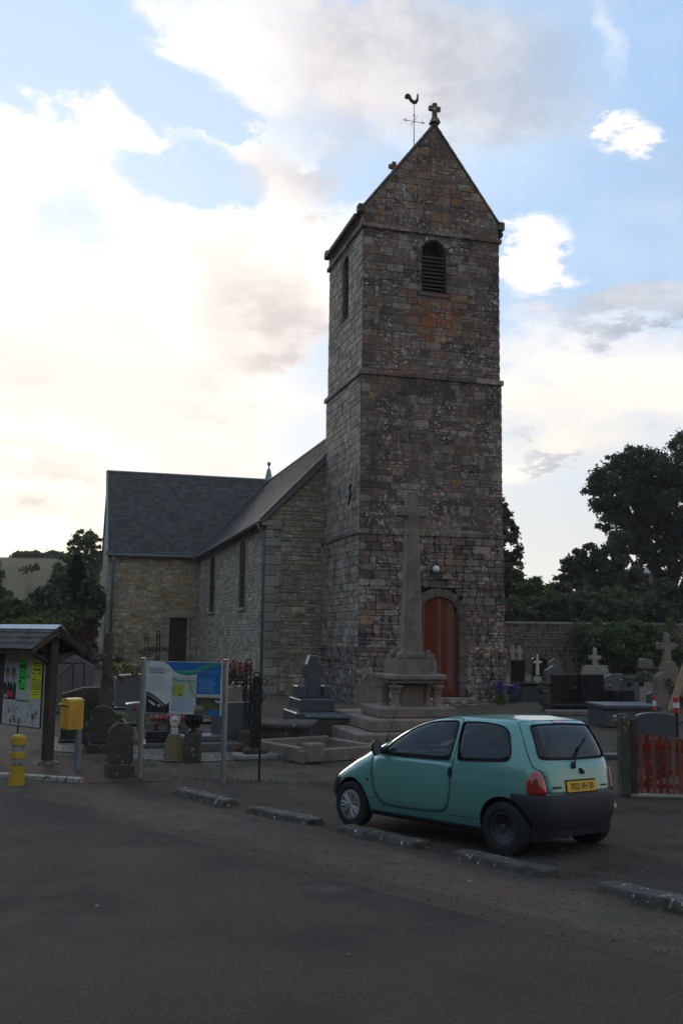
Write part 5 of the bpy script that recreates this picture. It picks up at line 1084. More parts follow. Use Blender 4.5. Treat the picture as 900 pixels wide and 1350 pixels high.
mb = MB(); mb.tube([(0, -.02, zf-.28), (0, -.46, zf-.06)], .04, 4); mb.tube([(0, .02, zf-.28), (0, .46, zf-.06)], .04, 4); mb.build('brace', M_wood, kiosk)
kzt, kzb = at(30, 864, 18.6).z, at(57, 959, 18.5).z
mb = MB(); mb.bev((-KL/2, -.10, (kzt+.12+kzb)/2), (KL-.22, .03, kzt-kzb+.16), .006); mb.build('board', M_wood, kiosk)
mb = MB(); mb.bev((-KL/2, -.135, kzt+.22), (KL-.1, .12, .30), .01); mb.build('header_board', M_wood, kiosk)
mb = MB(); mb.tube([(-KL*.42, -.12, -.05), (-KL*.42, -.12, kzb)], .018, 6); mb.build('support_rod', M_iron, kiosk)
BX1 = -.13; BW = 1.24     # the right metre of the board shows in the photograph
def kart(pts, col, layer, name='printed_shape', par=None):
    # crop pixels (10 per photo pixel, from x=0, y=840)
    m = simplem('print_%d_%d_%d' % tuple(int(c*255) for c in col), col)
    q = [(BX1-BW+(x-40)/600*BW, kzt+.02-(y-240)/960*(kzt+.02-kzb)) for x, y in pts]
    if sum(q[i][0]*q[(i+1) % len(q)][1]-q[(i+1) % len(q)][0]*q[i][1] for i in range(len(q))) < 0: q = q[::-1]
    mb = MB(); mb.prism(q, (0, -.1165-layer*.0013, 0), (1, 0, 0), (0, 0, 1), (0, .0009, 0)); return mb.build(name, m, par or kiosk)
pa = kart(R4(35, 240, 640, 1200), (.50, .48, .45), 0, 'poster_paper')
po = kart(R4(42, 240, 245, 865), (.36, .41, .48), 1, 'portrait_poster')
for i in range(4): kart(R4(75, 325+i*16, 235, 330+i*16), (.16, .18, .25), 2, par=po)
for cx_, hr, fc in ((92, .02, (.32, .20, .15)), (190, .0, (.30, .18, .13))):
    kart([(cx_+34*cos(a), 500+72*sin(a)) for a in np.linspace(0, 2*pi, 14, endpoint=False)], (.04, .028, .022), 2, par=po)
    kart([(cx_+24*cos(a), 530+62*sin(a)) for a in np.linspace(0, 2*pi, 14, endpoint=False)], fc, 3, par=po)
    kart([(cx_-56, 660), (cx_-20, 620), (cx_+20, 620), (cx_+50, 650), (cx_+50, 862), (cx_-48, 862)], (.018, .018, .022), 2, par=po)
    kart([(cx_-14, 610), (cx_+14, 610), (cx_+2, 720)], (.45, .45, .45), 4, par=po)
kart(R4(75, 745, 200, 830), (.50, .05, .03), 5, par=po); kart(R4(60, 800, 110, 845), (.5, .45, .42), 6, par=po)
gpn = kart(R4(275, 325, 402, 725), (.04, .72, .07), 2, 'green_poster')
for a, b, c, d in ((280, 380, 395, 440), (285, 460, 380, 468), (283, 480, 392, 487), (280, 545, 385, 570), (276, 590, 320, 630), (290, 640, 385, 646), (290, 660, 380, 666), (295, 695, 380, 718), (290, 340, 390, 350), (288, 500, 380, 506), (288, 520, 370, 526)): kart(R4(a, b, c, d), (.015, .13, .02), 3, par=gpn)
yp = kart(R4(478, 325, 640, 830), (.66, .74, .03), 2, 'yellow_poster')
for a, b, c, d in ((505, 345, 632, 362), (500, 378, 632, 384), (515, 425, 545, 455), (560, 430, 625, 455), (505, 480, 530, 500), (590, 480, 630, 500), (500, 565, 545, 585), (575, 570, 620, 582), (490, 605, 632, 655), (485, 665, 632, 708), (490, 735, 610, 745), (490, 765, 600, 775)): kart(R4(a, b, c, d), (.06, .07, .02), 3, par=yp)
for a, b, c, d in ((495, 612, 627, 648), (490, 672, 627, 702)): kart(R4(a, b, c, d), (.42, .47, .03), 4, par=yp)
for k in range(9): x = 250+k*24; kart([(x, 855+random.randint(-12, 12)), (x+14, 850), (x+16, 880), (x+4, 884)], (.02, .02, .02), 2, par=pa)
for cx_, cy_ in ((410, 530), (435, 545)): kart([(cx_+12*cos(a), cy_+14*sin(a)) for a in np.linspace(0, 2*pi, 8, endpoint=False)], (.03, .03, .03), 2, par=pa)
for k in range(34):
    x, y = random.uniform(50, 600), random.uniform(900, 1160); r_ = random.uniform(14, 55); pts = [(x+r_*random.uniform(.5, 1.3)*cos(a)*.7, y+r_*random.uniform(.5, 1.4)*sin(a)) for a in np.linspace(0, 2*pi, 7, endpoint=False)]
    kart(pts, random.choice([(.42, .40, .37), (.16, .11, .07), (.12, .09, .06), (.38, .36, .33), (.22, .16, .10), (.45, .43, .41)]), 1+k*.12, 'torn_paper', pa)

# ------------------------------------------------------------------ letter box, bollard
lb = gp(101, 1016)+Vector((-.125, 0, 0)); box = thing('letter_box', 'yellow post office letter box on a grey post', 'letter box', lb, radians(-43)); zb, zt = at(95, 961, lb.y).z-lb.z, at(95, 920, lb.y).z-lb.z
mb = MB(); mb.bev((.085, .10, zb/2), (.09, .09, zb+.1), .01); mb.build('post', M_galv, box)
mb = MB(); hw = .14; mb.prism([(-hw, 0), (hw, 0), (hw, zt-zb-.05)] + arc(0, zt-zb-.05, hw, .05, 0, pi, 8)[1:-1] + [(-hw, zt-zb-.05)], (-0, -.15, zb), (1, 0, 0), (0, 0, 1), (0, .30, 0), .012); ob = mb.build('box_body', M_yel, box)
mb = MB(); mb.bev((0, -.165, zt-.11), (.27, .05, .02), .004); mb.build('slot_hood', M_yel, box)
mb = MB(); mb.bev((0, -.152, zt-.13), (.20, .012, .022), .002); mb.build('slot', M_dark, box)
mb = MB(); mb.prism([(-.05, -.10), (.05, -.10), (.05, .06), (-.05, .06)], (0.02, -.153, zb+.22), (1, 0, 0), (0, 0, 1), (0, .004, 0), .002); lbl = mb.build('collection_label', simplem('label_blue', (.42, .42, .36)), box)
MLP = simplem('print_postblue', (.03, .08, .28)); mb = MB(); mb.prism([(-.04, 0), (.045, .02), (-.01, .03)], (0.02, -.1545, zb+.235), (1, 0, 0), (0, 0, 1), (0, .001, 0)); mb.prism([(-.03, -.03), (.04, -.01), (.0, .0)], (.02, -.1545, zb+.22), (1, 0, 0), (0, 0, 1), (0, .001, 0)); mb.build('bird_emblem', MLP, lbl)
mb = MB(); mb.bev((0, -.153, zb+.20), (.25, .004, .30), .001); mb.build('door_panel', M_yel, box)
bp_ = gp(22, 1037); bo = thing('bollard', 'short yellow bollard with grey scuffed bands at the left kerb', 'bollard', bp_); hb = at(22, 968, bp_.y).z-bp_.z; s = hb/.84
mb = MB(); mb.lathe([(.135*s, 0), (.125*s, .08*s), (.118*s, .34*s)], (0, 0, 0), 24); mb.build('lower_body', M_byel, bo, smooth=False)
mb = MB(); mb.lathe([(.112*s, .34*s), (.112*s, .46*s)], (0, 0, 0), 24); mb.build('grey_band', M_bgrey, bo)
mb = MB(); mb.lathe([(.113*s, .46*s), (.121*s, .465*s), (.121*s, .56*s), (.113*s, .565*s)], (0, 0, 0), 24); mb.build('yellow_ring', M_byel, bo)
mb = MB(); mb.lathe([(.112*s, .565*s), (.112*s, .67*s)], (0, 0, 0), 24); mb.build('grey_band', M_bgrey, bo)
mb = MB(); mb.lathe([(.113*s, .67*s), (.122*s, .675*s), (.120*s, .79*s), (.10*s, .825*s), (.05*s, .84*s), (.001, .842*s)], (0, 0, 0), 24); mb.build('cap', M_byel, bo)

# ------------------------------------------------------------------ calvary
def bx(parent, name, m, c, d, b=.02, rz=0.): return obj_box(name, c, d, m, parent, b, None, rz)
YM = 22.6; cp = at(541, 960, YM); mon = thing('calvary_cross', 'tall limestone wayside cross on a columned altar base before the red door', 'stone cross', Vector((cp.x, YM, G(cp.x, YM))), YAW)
k = mpp(YM); Zy = lambda py, px=541, Y=YM: at(px, py, Y).z-G(cp.x, YM)
z_b0, z_tab0, z_tab1, z_ped, z_arm, z_top = Zy(936), Zy(902), Zy(888), Zy(856), Zy(675), Zy(648)
bx(mon, 'step', M_pale, (-.28, -.15, .14), (2.7, 2.5, .30), .03); bx(mon, 'step', M_pale, (-.18, -.08, .42), (2.15, 1.95, .26), .03); bx(mon, 'step', M_pale, (-.08, 0, .66), (1.75, 1.5, .22), .03)
zs0 = .77; bx(mon, 'altar_block', M_pale, (0, 0, (zs0+z_b0)/2), (1.24, 1.0, z_b0-zs0), .025); bx(mon, 'altar_core', M_pale, (.0, .08, (z_b0+z_tab0)/2), (.50, .50, z_tab0-z_b0-.004), .01)
for x, y in ((-.49, -.37), (.49, -.37), (-.49, .37), (.49, .37)):
    hh = z_tab0-z_b0; mb = MB(); mb.lathe([(.15, 0), (.15, .06), (.125, .08), (.13, .11), (.10, .14), (.088, hh*.5), (.092, hh-.20), (.12, hh-.16), (.10, hh-.14), (.155, hh-.05), (.165, hh-.04), (.165, hh-.002)], (0, 0, 0), 16); ob = mb.build('column', M_pale, mon); ob.location = (x, y, z_b0+.001)
    mb = MB()
mb = MB(); mb.bev((0, 0, 0), (1.34, 1.1, (z_tab1-z_tab0)*.55), .03); mb.bev((0, 0, -(z_tab1-z_tab0)*.40), (1.22, .98, (z_tab1-z_tab0)*.35), .02); ob = mb.build('table_slab', M_pale, mon); ob.location = (0, 0, z_tab1-(z_tab1-z_tab0)*.275)
z0p = z_tab1; z1p = Zy(868); mb = MB(); mb.box((0, 0, (z0p+z1p)/2), (.96, .84, z1p-z0p), taper=.96); mb.build('pedestal', M_pale, mon)
mb = MB()
for sx in (-1, 1):
    for sy in (-1, 1): mb.prism([(0, 0), (.20, 0), (.18, .10), (.10, .13), (.07, .19), (0, .20)][::1] if sx > 0 else [(-.20, 0), (0, 0), (0, .20), (-.07, .19), (-.10, .13), (-.18, .10)], (sx*.24, sy*.30-.08, z1p), (1, 0, 0), (0, 0, 1), (0, .16, 0), .01)
mb.bev((0, 0, z1p+.07), (.60, .60, .14), .03); mb.build('pedestal_scrolls', M_pale, mon)
mb = MB(); zj = Zy(706); mb.add(*(lambda w0, w1, za, zb_: ([Vector((sx*w, sy*w, z)) for z, w in ((za, w0), (zb_, w1)) for sx, sy in ((-.75, -1), (.75, -1), (1, -.75), (1, .75), (.75, 1), (-.75, 1), (-1, .75), (-1, -.75))], [tuple(reversed(range(8))), tuple(range(8, 16))]+[(i, (i+1) % 8, 8+(i+1) % 8, 8+i) for i in range(8)]))(.215, .150, z_ped-.06, zj-.006)); mb.build('shaft', M_pale, mon)
mb = MB(); mb.bev((0, 0, (zj+z_top)/2), (.27, .25, z_top-zj), .03); mb.bev((0, 0, z_arm), (.76, .24, .25), .03); mb.build('cross_head', M_pale, mon)
mb = MB(); mb.bev((0, 0, zj), (.315, .295, .035), .008); mb.build('collar', M_pale, mon)
M_insc = simplem('worn_inscription', (.16, .15, .13))
text('inscription', '1914 - 18', .11, (-.19, -.199, z_ped+.27), (1, 0, 0), Z3, M_insc, mon, 'LEFT', .002, .9)
for i in range(7): mb = MB(); mb.bev((-.12+.02*(i % 3), -.425+.0, z0p+.10+i*.045), (.42-.05*(i % 2), .004, .012), .001); 
# ------------------------------------------------------------------ grave building kit
GR = 'graves in front of the church'
def prof(shape, w, h):
    if shape == 'rect': return [(-w/2, 0), (w/2, 0), (w/2, h), (-w/2, h)]
    if shape == 'round': return [(-w/2, 0), (w/2, 0), (w/2, h-w*.42)] + arc(0, h-w*.42, w/2, w*.42, 0, pi, 12)[1:-1] + [(-w/2, h-w*.42)]
    if shape == 'angled': return [(-w/2, 0), (w/2, 0), (w/2, h*.90), (w*.1, h*.97), (-w*.3, h), (-w/2, h*.93)]
    if shape == 'slope': return [(-w/2, 0), (w/2, 0), (w/2, h), (-w*.1, h*.985), (-w/2, h*.86)]
    if shape == 'gable': return [(-w/2, 0), (w/2, 0), (w/2, h*.78), (0, h), (-w/2, h*.78)]
    if shape == 'bow': return [(-w/2, 0), (w/2, 0), (w/2, h*.9)] + arc(0, h*.9, w/2, h*.1, 0, pi, 12)[1:-1] + [(-w/2, h*.9)]
    if shape == 'shoulder': return [(-w/2, 0), (w/2, 0), (w/2, h*.72), (w*.42, h*.74), (w*.40, h*.84)] + arc(0, h*.82, w*.33, h*.18, .1, pi-.1, 10) + [(-w*.40, h*.84), (-w*.42, h*.74), (-w/2, h*.72)]
    if shape == 'cut': return [(-w/2, 0), (w/2, 0), (w/2, h*.62), (w*.30, h), (-w*.30, h), (-w/2, h*.62)]
def headstone(px0, px1, pyb, pyt, shape, m, label, thick=.12, yaw=YAW, slab=None, slabm=None, plinth=True, wf=.95, base=None, cat='gravestone', name='gravestone', Y=None):
    p = gp((px0+px1)/2, pyb) if Y is None else at((px0+px1)/2, pyb, Y)
    if Y is not None: p.z = G(p.x, p.y)
    t = thing(name, label, cat, p, yaw); h = at((px0+px1)/2, pyt, p.y).z-p.z; w_ = (px1-px0)*mpp(p.y)*wf; bh = base if base is not None else .12
    if plinth: bx(t, 'plinth', m, (0, 0, bh/2), (w_*1.08, thick*2.2, bh), .015)
    mb = MB(); mb.prism(prof(shape, w_, h-(bh if plinth else 0)), (0, -thick/2, bh if plinth else 0), (1, 0, 0), (0, 0, 1), (0, thick, 0), .012); mb.build('headstone', m, t)
    if slab: 
        L, hs, ws = slab; bx(t, 'grave_slab', slabm or m, (0, -L/2-thick*1.2, hs/2), (w_*ws, L, hs), .02)
    return t, w_, h
def flowers(parent, c, r, n, m, size=.035, leaf=True):
    mb = MB()
    for _ in range(n):
        a = random.random()*6.28; u_ = random.uniform(-.2, 1); q = random.random()**.4*r; s = size*random.uniform(.6, 1.2); P = Vector(c)+Vector((cos(a)*q, sin(a)*q*.7, u_*r*.7)); mb.R = random.random()
        for j in range(4): e = random.random()*6.28; f = random.uniform(-.8, .8); d = Vector((cos(e), sin(e), f))*s; d2 = Vector((-sin(e), cos(e), random.uniform(-.5, .5)))*s*.6; mb.add([P, P+d-d2*.5, P+d*1.3, P+d+d2*.5], [(0, 1, 2, 3)])
    ob = mb.build('blossom', m, parent, stuff=True)
    if leaf:
        mb = MB()
        for _ in range(n*2):
            a = random.random()*6.28; q = random.random()**.5*r; P = Vector(c)+Vector((cos(a)*q, sin(a)*q*.7, random.uniform(-.5, .5)*r)); e = random.random()*6.28; s = size*1.1; d = Vector((cos(e), sin(e), random.uniform(-.3, .9)))*s; d2 = Vector((-sin(e), cos(e), 0))*s*.35; mb.R = random.random(); mb.add([P, P+d-d2, P+d*1.6, P+d+d2], [(0, 1, 2, 3)])
        mb.build('foliage', M_leafg, parent, stuff=True)
def planter(px, pyb, r, fr, m, label, n=45, Y=None, mp=M_terra):
    p = gp(px, pyb) if Y is None else at(px, pyb, Y); t = thing('flower_pot', label, 'flowers', p); mb = MB(); r = min(r, .10); mb.lathe([(r*.6, 0), (r*.9, r*1.1), (r, r*1.2), (r*.85, r*1.2)], (0, 0, 0), 12); mb.build('pot', mp, t); flowers(t, (0, 0, r*1.2+fr*.35), fr, n, m, fr*.28); return t

# ---- left part of the cemetery
# near dark headstone beside the left sign post
headstone(139, 176, 1024, 953, 'round', M_oldst, 'dark weathered round-topped headstone seen from behind, left of the aluminium sign', .16, .45, wf=.85, base=.22)
headstone(116, 151, 990, 930, 'round', M_oldst, 'squat mossy headstone behind the yellow letter box', .2, .2, wf=.95, base=.15)
# worn stone cross rising behind it
p = at(138, 985, 21.5); p.z = G(p.x, p.y); t = thing('stone_cross', 'tall worn stone cross near the downpipe of the transept', 'stone cross', p, YAW); zt_ = at(138, 838, 21.5).z-p.z
mb = MB(); mb.box((0, 0, zt_*.30), (.42, .34, zt_*.6), taper=.62); mb.build('shaft', M_oldst, t)
mb = MB(); mb.bev((0, 0, zt_*.79), (.22, .2, zt_*.42), .05); mb.bev((0, .001, zt_*.80), (.46, .19, .19), .05)
for q in ((-.22, zt_*.80), (.22, zt_*.80), (0, zt_)): mb.sphere((q[0], 0, q[1]-.02), .10, 8, 1)
mb.build('cross_head', M_oldst, t); bx(t, 'base', M_oldst, (0, 0, .22), (.85, .7, .44), .04)
# rough tomb with curved back
p = gp(100, 985); t, w_, h_ = headstone(78, 148, 975, 905, 'slope', M_oldst, 'broad rough stone tomb with a curved top behind the letter box', .5, YAW, wf=.9, base=.05)
# pale slanted memorial behind the shelter with a rusty frame
headstone(62, 124, 950, 862, 'gable', M_gran, 'pale grey gable-topped memorial behind the notice-board shelter', .15, YAW, wf=.9, Y=27)
p = at(96, 950, 26); p.z = G(p.x, p.y); t = thing('rusty_grave_frame', 'rust-red iron frame leaning over a grave beside the notice shelter', 'grave frame', p, .2); hh = at(96, 874, 26).z-p.z
mb = MB()
for x in (-.02, .26): mb.tube([(x, 0, 0), (x-.03, 0, hh)], .03, 5)
mb.tube([(-.55, 0, hh), (.28, 0, hh)], .03, 5); mb.tube([(-.5, 0, .9), (-.02, 0, hh)], .02, 5); mb.build('frame_bars', M_rust, t)
# iron crosses against the transept
def iron_cross(px, pyb, pyt, Y, m, label, wide=.5, th=.03, rings=True, yaw=YAW):
    p = at(px, pyb, Y); p.z = G(p.x, p.y); t = thing('iron_cross', label, 'iron cross', p, yaw); z1 = at(px, pyb, Y).z-p.z; h = at(px, pyt, Y).z-p.z; w_ = wide
    bx(t, 'base', M_oldst, (0, 0, max(.1, z1/2)), (.45, .35, max(.2, z1)), .03); z1 = max(.2, z1); za = h-(h-z1)*.32; L = h-z1
    mb = MB()
    for s_ in (-1, 1): mb.tube([(s_*.045, 0, z1), (s_*.045, 0, h-.12)], th*.4, 5)
    mb.tube([(-w_/2+.06, 0, za+.04), (w_/2-.06, 0, za+.04)], th*.4, 5); mb.tube([(-w_/2+.06, 0, za-.04), (w_/2-.06, 0, za-.04)], th*.4, 5); mb.build('bars', m, t)
    mb = MB()
    def ring(c, r, tr=.012): mb.tube([(c[0]+r*cos(a), 0, c[1]+r*sin(a)) for a in np.linspace(0, 2*pi, 12, endpoint=False)], tr, 4, True)
    for c in ((0, h-.07), (-w_/2+.02, za), (w_/2-.02, za)): ring(c, .065, .014); ring((c[0]*.78, c[1]-(.13 if c[0] == 0 else 0)), .038, .01)
    n = int(L*.6/.12)
    for i in range(n): ring((0, z1+.08+i*.12), .036, .008)
    for a in (pi/4, 3*pi/4, 5*pi/4, 7*pi/4): ring((.11*cos(a), za+.11*sin(a)), .05, .009)
    mb.build('scrollwork', m, t, stuff=True); return t, za, z1, h
iron_cross(190, 925, 836, 33, M_iron, 'left one of two black iron crosses against the transept wall', .42)
iron_cross(206, 925, 832, 34.5, M_iron, 'taller of the two iron crosses just left of the transept door', .75, .06)
iron_cross(157, 935, 850, 30, M_rust, 'small rusty iron cross in front of the transept corner', .45)
iron_cross(118, 935, 860, 29, M_rust, 'rusty iron cross right of the shelter roof', .55)
iron_cross(326, 962, 869, 21.0, M_iron, 'slender ornate black iron cross with ring finials, right of the information sign', .72, .055)
t, za, z1, h = iron_cross(336, 1000, 886, gp(336, 1000).y, M_iron, 'thick latticed black iron cross standing nearest the fence right of the sign', .26, .06)
O_ = t; mb = MB()
for i in range(34):
    z = z1+(h-.1-z1)*i/34; ww = .085+.02*sin(i*.9)
    for s_ in (-1, 1): mb.tube([(s_*ww*.3, .02, z), (s_*ww, -.02, z+.03), (s_*ww*.5, .02, z+.065)], .013, 4)
for s_ in (-1, 1): mb.tube([(s_*.095, 0, z1), (s_*.095, 0, h-.25), (0, 0, h-.08)], .017, 5)
mb.tube([(0, .02, z1), (0, .02, h-.1)], .022, 5); mb.build('tracery', M_iron, O_, stuff=True)
mb = MB(); mb.bev((0, 0, .05), (.85, .5, .10), .02); mb.build('foot_slab', M_dress, O_)
planter(315, 994, .08, .12, M_rpet, 'dried rust-coloured flowers at the foot of the ornate iron cross', 20)
# low graves between sign posts
t, w_, h_ = headstone(165, 250, 952, 925, 'bow', M_gran, 'low grey granite grave with stepped top, seen above the pink flowers', .6, YAW, wf=.95, base=.05)
headstone(150, 250, 918, 888, 'bow', M_gran, 'pale grey tomb under red and pink wreaths beside the transept door', .9, YAW, wf=.95, base=.04, Y=29)
for px, py, Y, m, r, lab in ((178, 893, 28, M_rpet, .22, 'red flowers beside the transept wall, left of the sign'), (160, 898, 25, M_leafy, .32, 'yellow-green shrub in a pot beside the worn stone cross'), (178, 938, 22.5, M_pink, .09, 'small pink flower pot left of the sign post'),
                              (160, 958, 20.5, M_leafy, .16, 'yellow-green plant on the grave behind the dark headstone'), (185, 962, 20, M_leafy, .15, 'yellow-green plant right behind the left sign post'), (308, 900, 26.5, M_rpet, .42, 'red wreath on the tomb right of the sign'), (313, 914, 25.8, M_cream, .16, 'white and cream flowers on the tomb right of the sign')):
    planter(px, py, r*.55, r, m, lab, 50 if r > .1 else 25, Y)
# black tomb with pink flowers
bt = gp(228, 984); t = thing('black_tomb', 'low polished black granite tomb with pink flowers behind the angel', 'tomb', bt, YAW); kk = mpp(bt.y); hh = at(228, 962, bt.y).z-bt.z
bx(t, 'base', M_gran, (0, .5, .05), (78*kk, 1.6, .10), .02); bx(t, 'grave_slab', M_black, (0, .5, hh*.5+.05), (72*kk, 1.5, hh-.1), .02)
for dx_ in (-.28, .02, .22): planter(0, 0, .07, .17, M_pink, {-.28: 'left bunch of pink flowers on the black tomb', .02: 'middle bunch of pink flowers on the black tomb', .22: 'right bunch of pink flowers on the black tomb'}[dx_], 60).location = Vector((bt.x-.18+dx_*.9, bt.y+.45+dx_*.3, bt.z+hh))
# angel gravestone
p = gp(229, 1004); t, w_, h_ = headstone(215, 243, 1003, 968, 'cut', M_tan, 'small sandstone headstone topped by a white praying angel', .12, .12, wf=.9, base=.03, name='angel_gravestone')
mb = MB(); mb.bev((0, 0, .06), (.14, .11, .12), .01); ob = mb.build('pedestal', M_plast, t); ob.location = (0, 0, h_)
mb = MB(); mb.lathe([(.055, 0), (.075, .04), (.07, .10), (.062, .17), (.045, .21), (.022, .235)], (0, 0, 0), 14); mb.sphere((0, -.01, .265), .036, 10, 1.1)
for s_ in (-1, 1): mb.prism([(0, 0), (s_*.06, .03), (s_*.085, .13), (s_*.06, .20), (s_*.015, .16)][::s_], (s_*.02, .03, .02), (1, 0, 0), (0, 0, 1), (0, .03, 0), .006); mb.tube([(s_*.055, -.02, .17), (s_*.03, -.07, .13), (0, -.085, .17)], .016, 6)
ob = mb.build('angel', M_plast, t); ob.location = (0, 0, h_+.12)
# iron urn of foliage in front of sign
p = at(255, 962, 19.0); t = thing('grave_urn', 'dark ornate cast iron urn under the right half of the sign', 'urn', Vector((p.x, 19.0, G(p.x, 19.0)+.0)), 0); zb_ = at(255, 966, 19).z
bx(t, 'stand', M_oldst, (0, 0, max(.1, zb_)/2), (.3, .25, max(.12, zb_)), .02)
mb = MB(); mb.lathe([(.10, 0), (.09, .04), (.035, .09), (.05, .13), (.12, .22), (.15, .34), (.13, .36)], (0, 0, max(.12, zb_)), 12)
for i in range(22): a = i*2.4; mb.tube([(.1*cos(a), .1*sin(a), max(.12, zb_)+.1), (.17*cos(a+.3), .17*sin(a+.3), max(.12, zb_)+.25), (.12*cos(a+.8), .12*sin(a+.8), max(.12, zb_)+.42)], .015, 4)
mb.build('urn_body', M_iron, t)
# grey headstone and slab right of sign
t, w_, h_ = headstone(277, 331, 986, 925, 'slope', M_bgran, 'large blue-grey granite headstone behind the right sign post', .14, YAW-.05, wf=.95, base=.05)
bs = gp(290, 990); t = thing('granite_slab', 'pale grey granite grave slab at the foot of the blue-grey headstone', 'grave slab', bs+Vector((-.35, .15, 0)), YAW); bx(t, 'lower_step', M_gran, (0, 0, .09), (1.35, .8, .18), .02); bx(t, 'upper_step', M_gran, (-.1, .12, .24), (1.1, .55, .12), .02)
headstone(255, 318, 940, 905, 'rect', M_pale, 'low pale stone tomb chest behind the sign', .9, YAW, wf=.9, base=.04, Y=26)
headstone(300, 322, 925, 888, 'rect', M_brown, 'dark red granite headstone right of the sign', .15, YAW, wf=1.0, base=.05, Y=27.5)
# grey cross monument
pg = gp(412, 958); t = thing('grey_cross_monument', 'grey granite cross monument on stepped base against the nave gable', 'grave monument', pg, YAW); kk = mpp(pg.y); Zg = lambda py: at(412, py, pg.y).z-pg.z
bx(t, 'lower_step', M_bgran, (0, .3, Zg(938)/2), (54*kk, 1.5, Zg(938)), .02); bx(t, 'upper_step', M_bgran, (.05, .35, (Zg(938)+Zg(921))/2), (47*kk, 1.2, Zg(921)-Zg(938)), .02)
for s_ in (-1, 1): bx(t, 'side_block', M_bgran, (.05+s_*17.5*kk, .25, (Zg(921)+Zg(904))/2), (12*kk, .5, Zg(904)-Zg(921)-.002), .02)
mb = MB(); c0 = .05; wst = 19*kk; mb.prism([(-wst/2, 0), (wst/2, 0), (wst/2, Zg(891)-Zg(921)), (wst*.78, Zg(891)-Zg(921)), (wst*.78, Zg(876)-Zg(921)), (wst/2, Zg(876)-Zg(921)), (wst*.30, Zg(864)-Zg(921)), (-wst*.30, Zg(864)-Zg(921)), (-wst/2, Zg(876)-Zg(921)), (-wst*.78, Zg(876)-Zg(921)), (-wst*.78, Zg(891)-Zg(921)), (-wst/2, Zg(891)-Zg(921))], (c0, .12, Zg(921)), (1, 0, 0), (0, 0, 1), (0, .28, 0), .02); mb.build('cross', M_bgran, t)
# old mossy slab box
ps = gp(382, 984); t = thing('mossy_tomb_chest', 'low mossy stone tomb chest in front of the grey cross monument', 'tomb', ps+Vector((-.1, .5, 0)), -.12); bx(t, 'chest', M_oldst, (0, 0, .2), (1.15, 1.1, .36), .02); bx(t, 'cover_slab', M_oldst, (-.05, .0, .43), (1.35, 1.3, .10), .03)
pb = gp(440, 972); t = thing('dark_tomb', 'long dark low stone tomb left of the calvary steps', 'tomb', pb+Vector((.1, .35, 0)), -.02); bx(t, 'chest', M_oldst, (0, 0, .2), (1.45, .8, .40), .02); bx(t, 'cover_slab', M_bgran, (0, 0, .44), (1.5, .85, .07), .02)
# low enclosure with pale kerbs
pe = gp(430, 1004); t = thing('grave_enclosure', 'pale stone kerbs around a gravel grave just left of the teal car', 'grave enclosure', pe, YAW+.35)
for nm, c, d in (('front_kerb', (.35, 0, .12), (1.9, .16, .24)), ('side_kerb', (-.52, .85, .14), (.16, 1.6, .28)), ('side_kerb', (1.25, .85, .12), (.16, 1.6, .24)), ('back_kerb', (.36, 1.7, .14), (1.7, .14, .28)), ('corner_stone', (-.35, -.05, .20), (.34, .3, .34))): bx(t, nm, M_pale, c, d, .02)
mb = MB()
for _ in range(900): mb.R = random.random(); s = random.uniform(.012, .028); mb.box((random.uniform(-.4, 1.15), random.uniform(.08, 1.6), .10+random.random()*.02), (s, s, s*.7), random.random()*3, .6)
mb.build('gravel', M_gravel, t, stuff=True)
headstone(467, 513, 972, 886, 'shoulder', M_pale, 'pale limestone headstone with shaped top, left of the calvary', .14, YAW, wf=.92, base=.12, Y=26.3)
p = at(478, 955, 25.6); p.z = G(p.x, p.y); t = thing('stone_kerb_step', 'low pale stone step in front of the shaped headstone', 'grave kerb', p+Vector((.1, 0, 0)), YAW); bx(t, 'step', M_pale, (0, 0, .16), (1.6, .9, .32), .02)
# gravel beds
for nm, pts in (('gravel_bed', [(150, 1000), (270, 1004), (345, 1000), (350, 984), (270, 978), (180, 982)]), ('gravel_bed', [(350, 998), (420, 1000), (415, 986), (350, 984)]), ('gravel_bed', [(60, 990), (108, 992), (112, 975), (70, 972)])):
    cement_patch(nm, pts, M_gravel, .006)
mb = MB()
for _ in range(5000):
    q = gp(random.uniform(150, 420), random.uniform(976, 1003)); s = random.uniform(.012, .03); mb.R = random.random(); mb.box((q.x, q.y, q.z+.008), (s, s*.8, s*.6), random.random()*3, .6)
mb.build('gravel_stones', M_gravel, None, stuff=True)

# ---- right part of the cemetery
RS = [
 (672, 692, 903, 870, 'rect', M_black, 'dark granite headstone tight against the tower corner', 40, .15),
 (700, 722, 897, 866, 'bow', M_black, 'black heart-shaped headstone behind the white cross', 38, .15),
 (716, 742, 903, 877, 'gable', M_gran, 'grey gable-topped headstone right of the white cross', 37, .3),
 (722, 738, 885, 868, 'gable', M_gran, 'distant grey gable headstone near the stone wall', 46, .2),
 (726, 762, 930, 889, 'rect', M_brown, 'wide polished brown granite headstone', 31, .25),
 (762, 795, 932, 889, 'rect', M_black, 'wide polished black headstone beside the brown one', 30.2, .3),
 (794, 821, 918, 888, 'slope', M_gran, 'grey headstone just right of the black one', 33, .15),
 (817, 843, 920, 892, 'slope', M_gran, 'grey headstone with brown vase in front, between black headstone and tall stone cross', 32, .15),
 (743, 752, 888, 862, 'rect', M_oldst, 'narrow old gravestone against the back wall', 48, .2),
 (843, 858, 889, 868, 'angled', M_pale, 'small pale slanted tomb below the hedge', 46, .5),
 (852, 866, 930, 912, 'slope', M_bgran, 'small blue-grey headstone left of the tall stone cross', 28.5, .12),
 (800, 832, 930, 910, 'rect', M_black, 'low dark tomb chest with white ornaments', 31.5, .6),
]
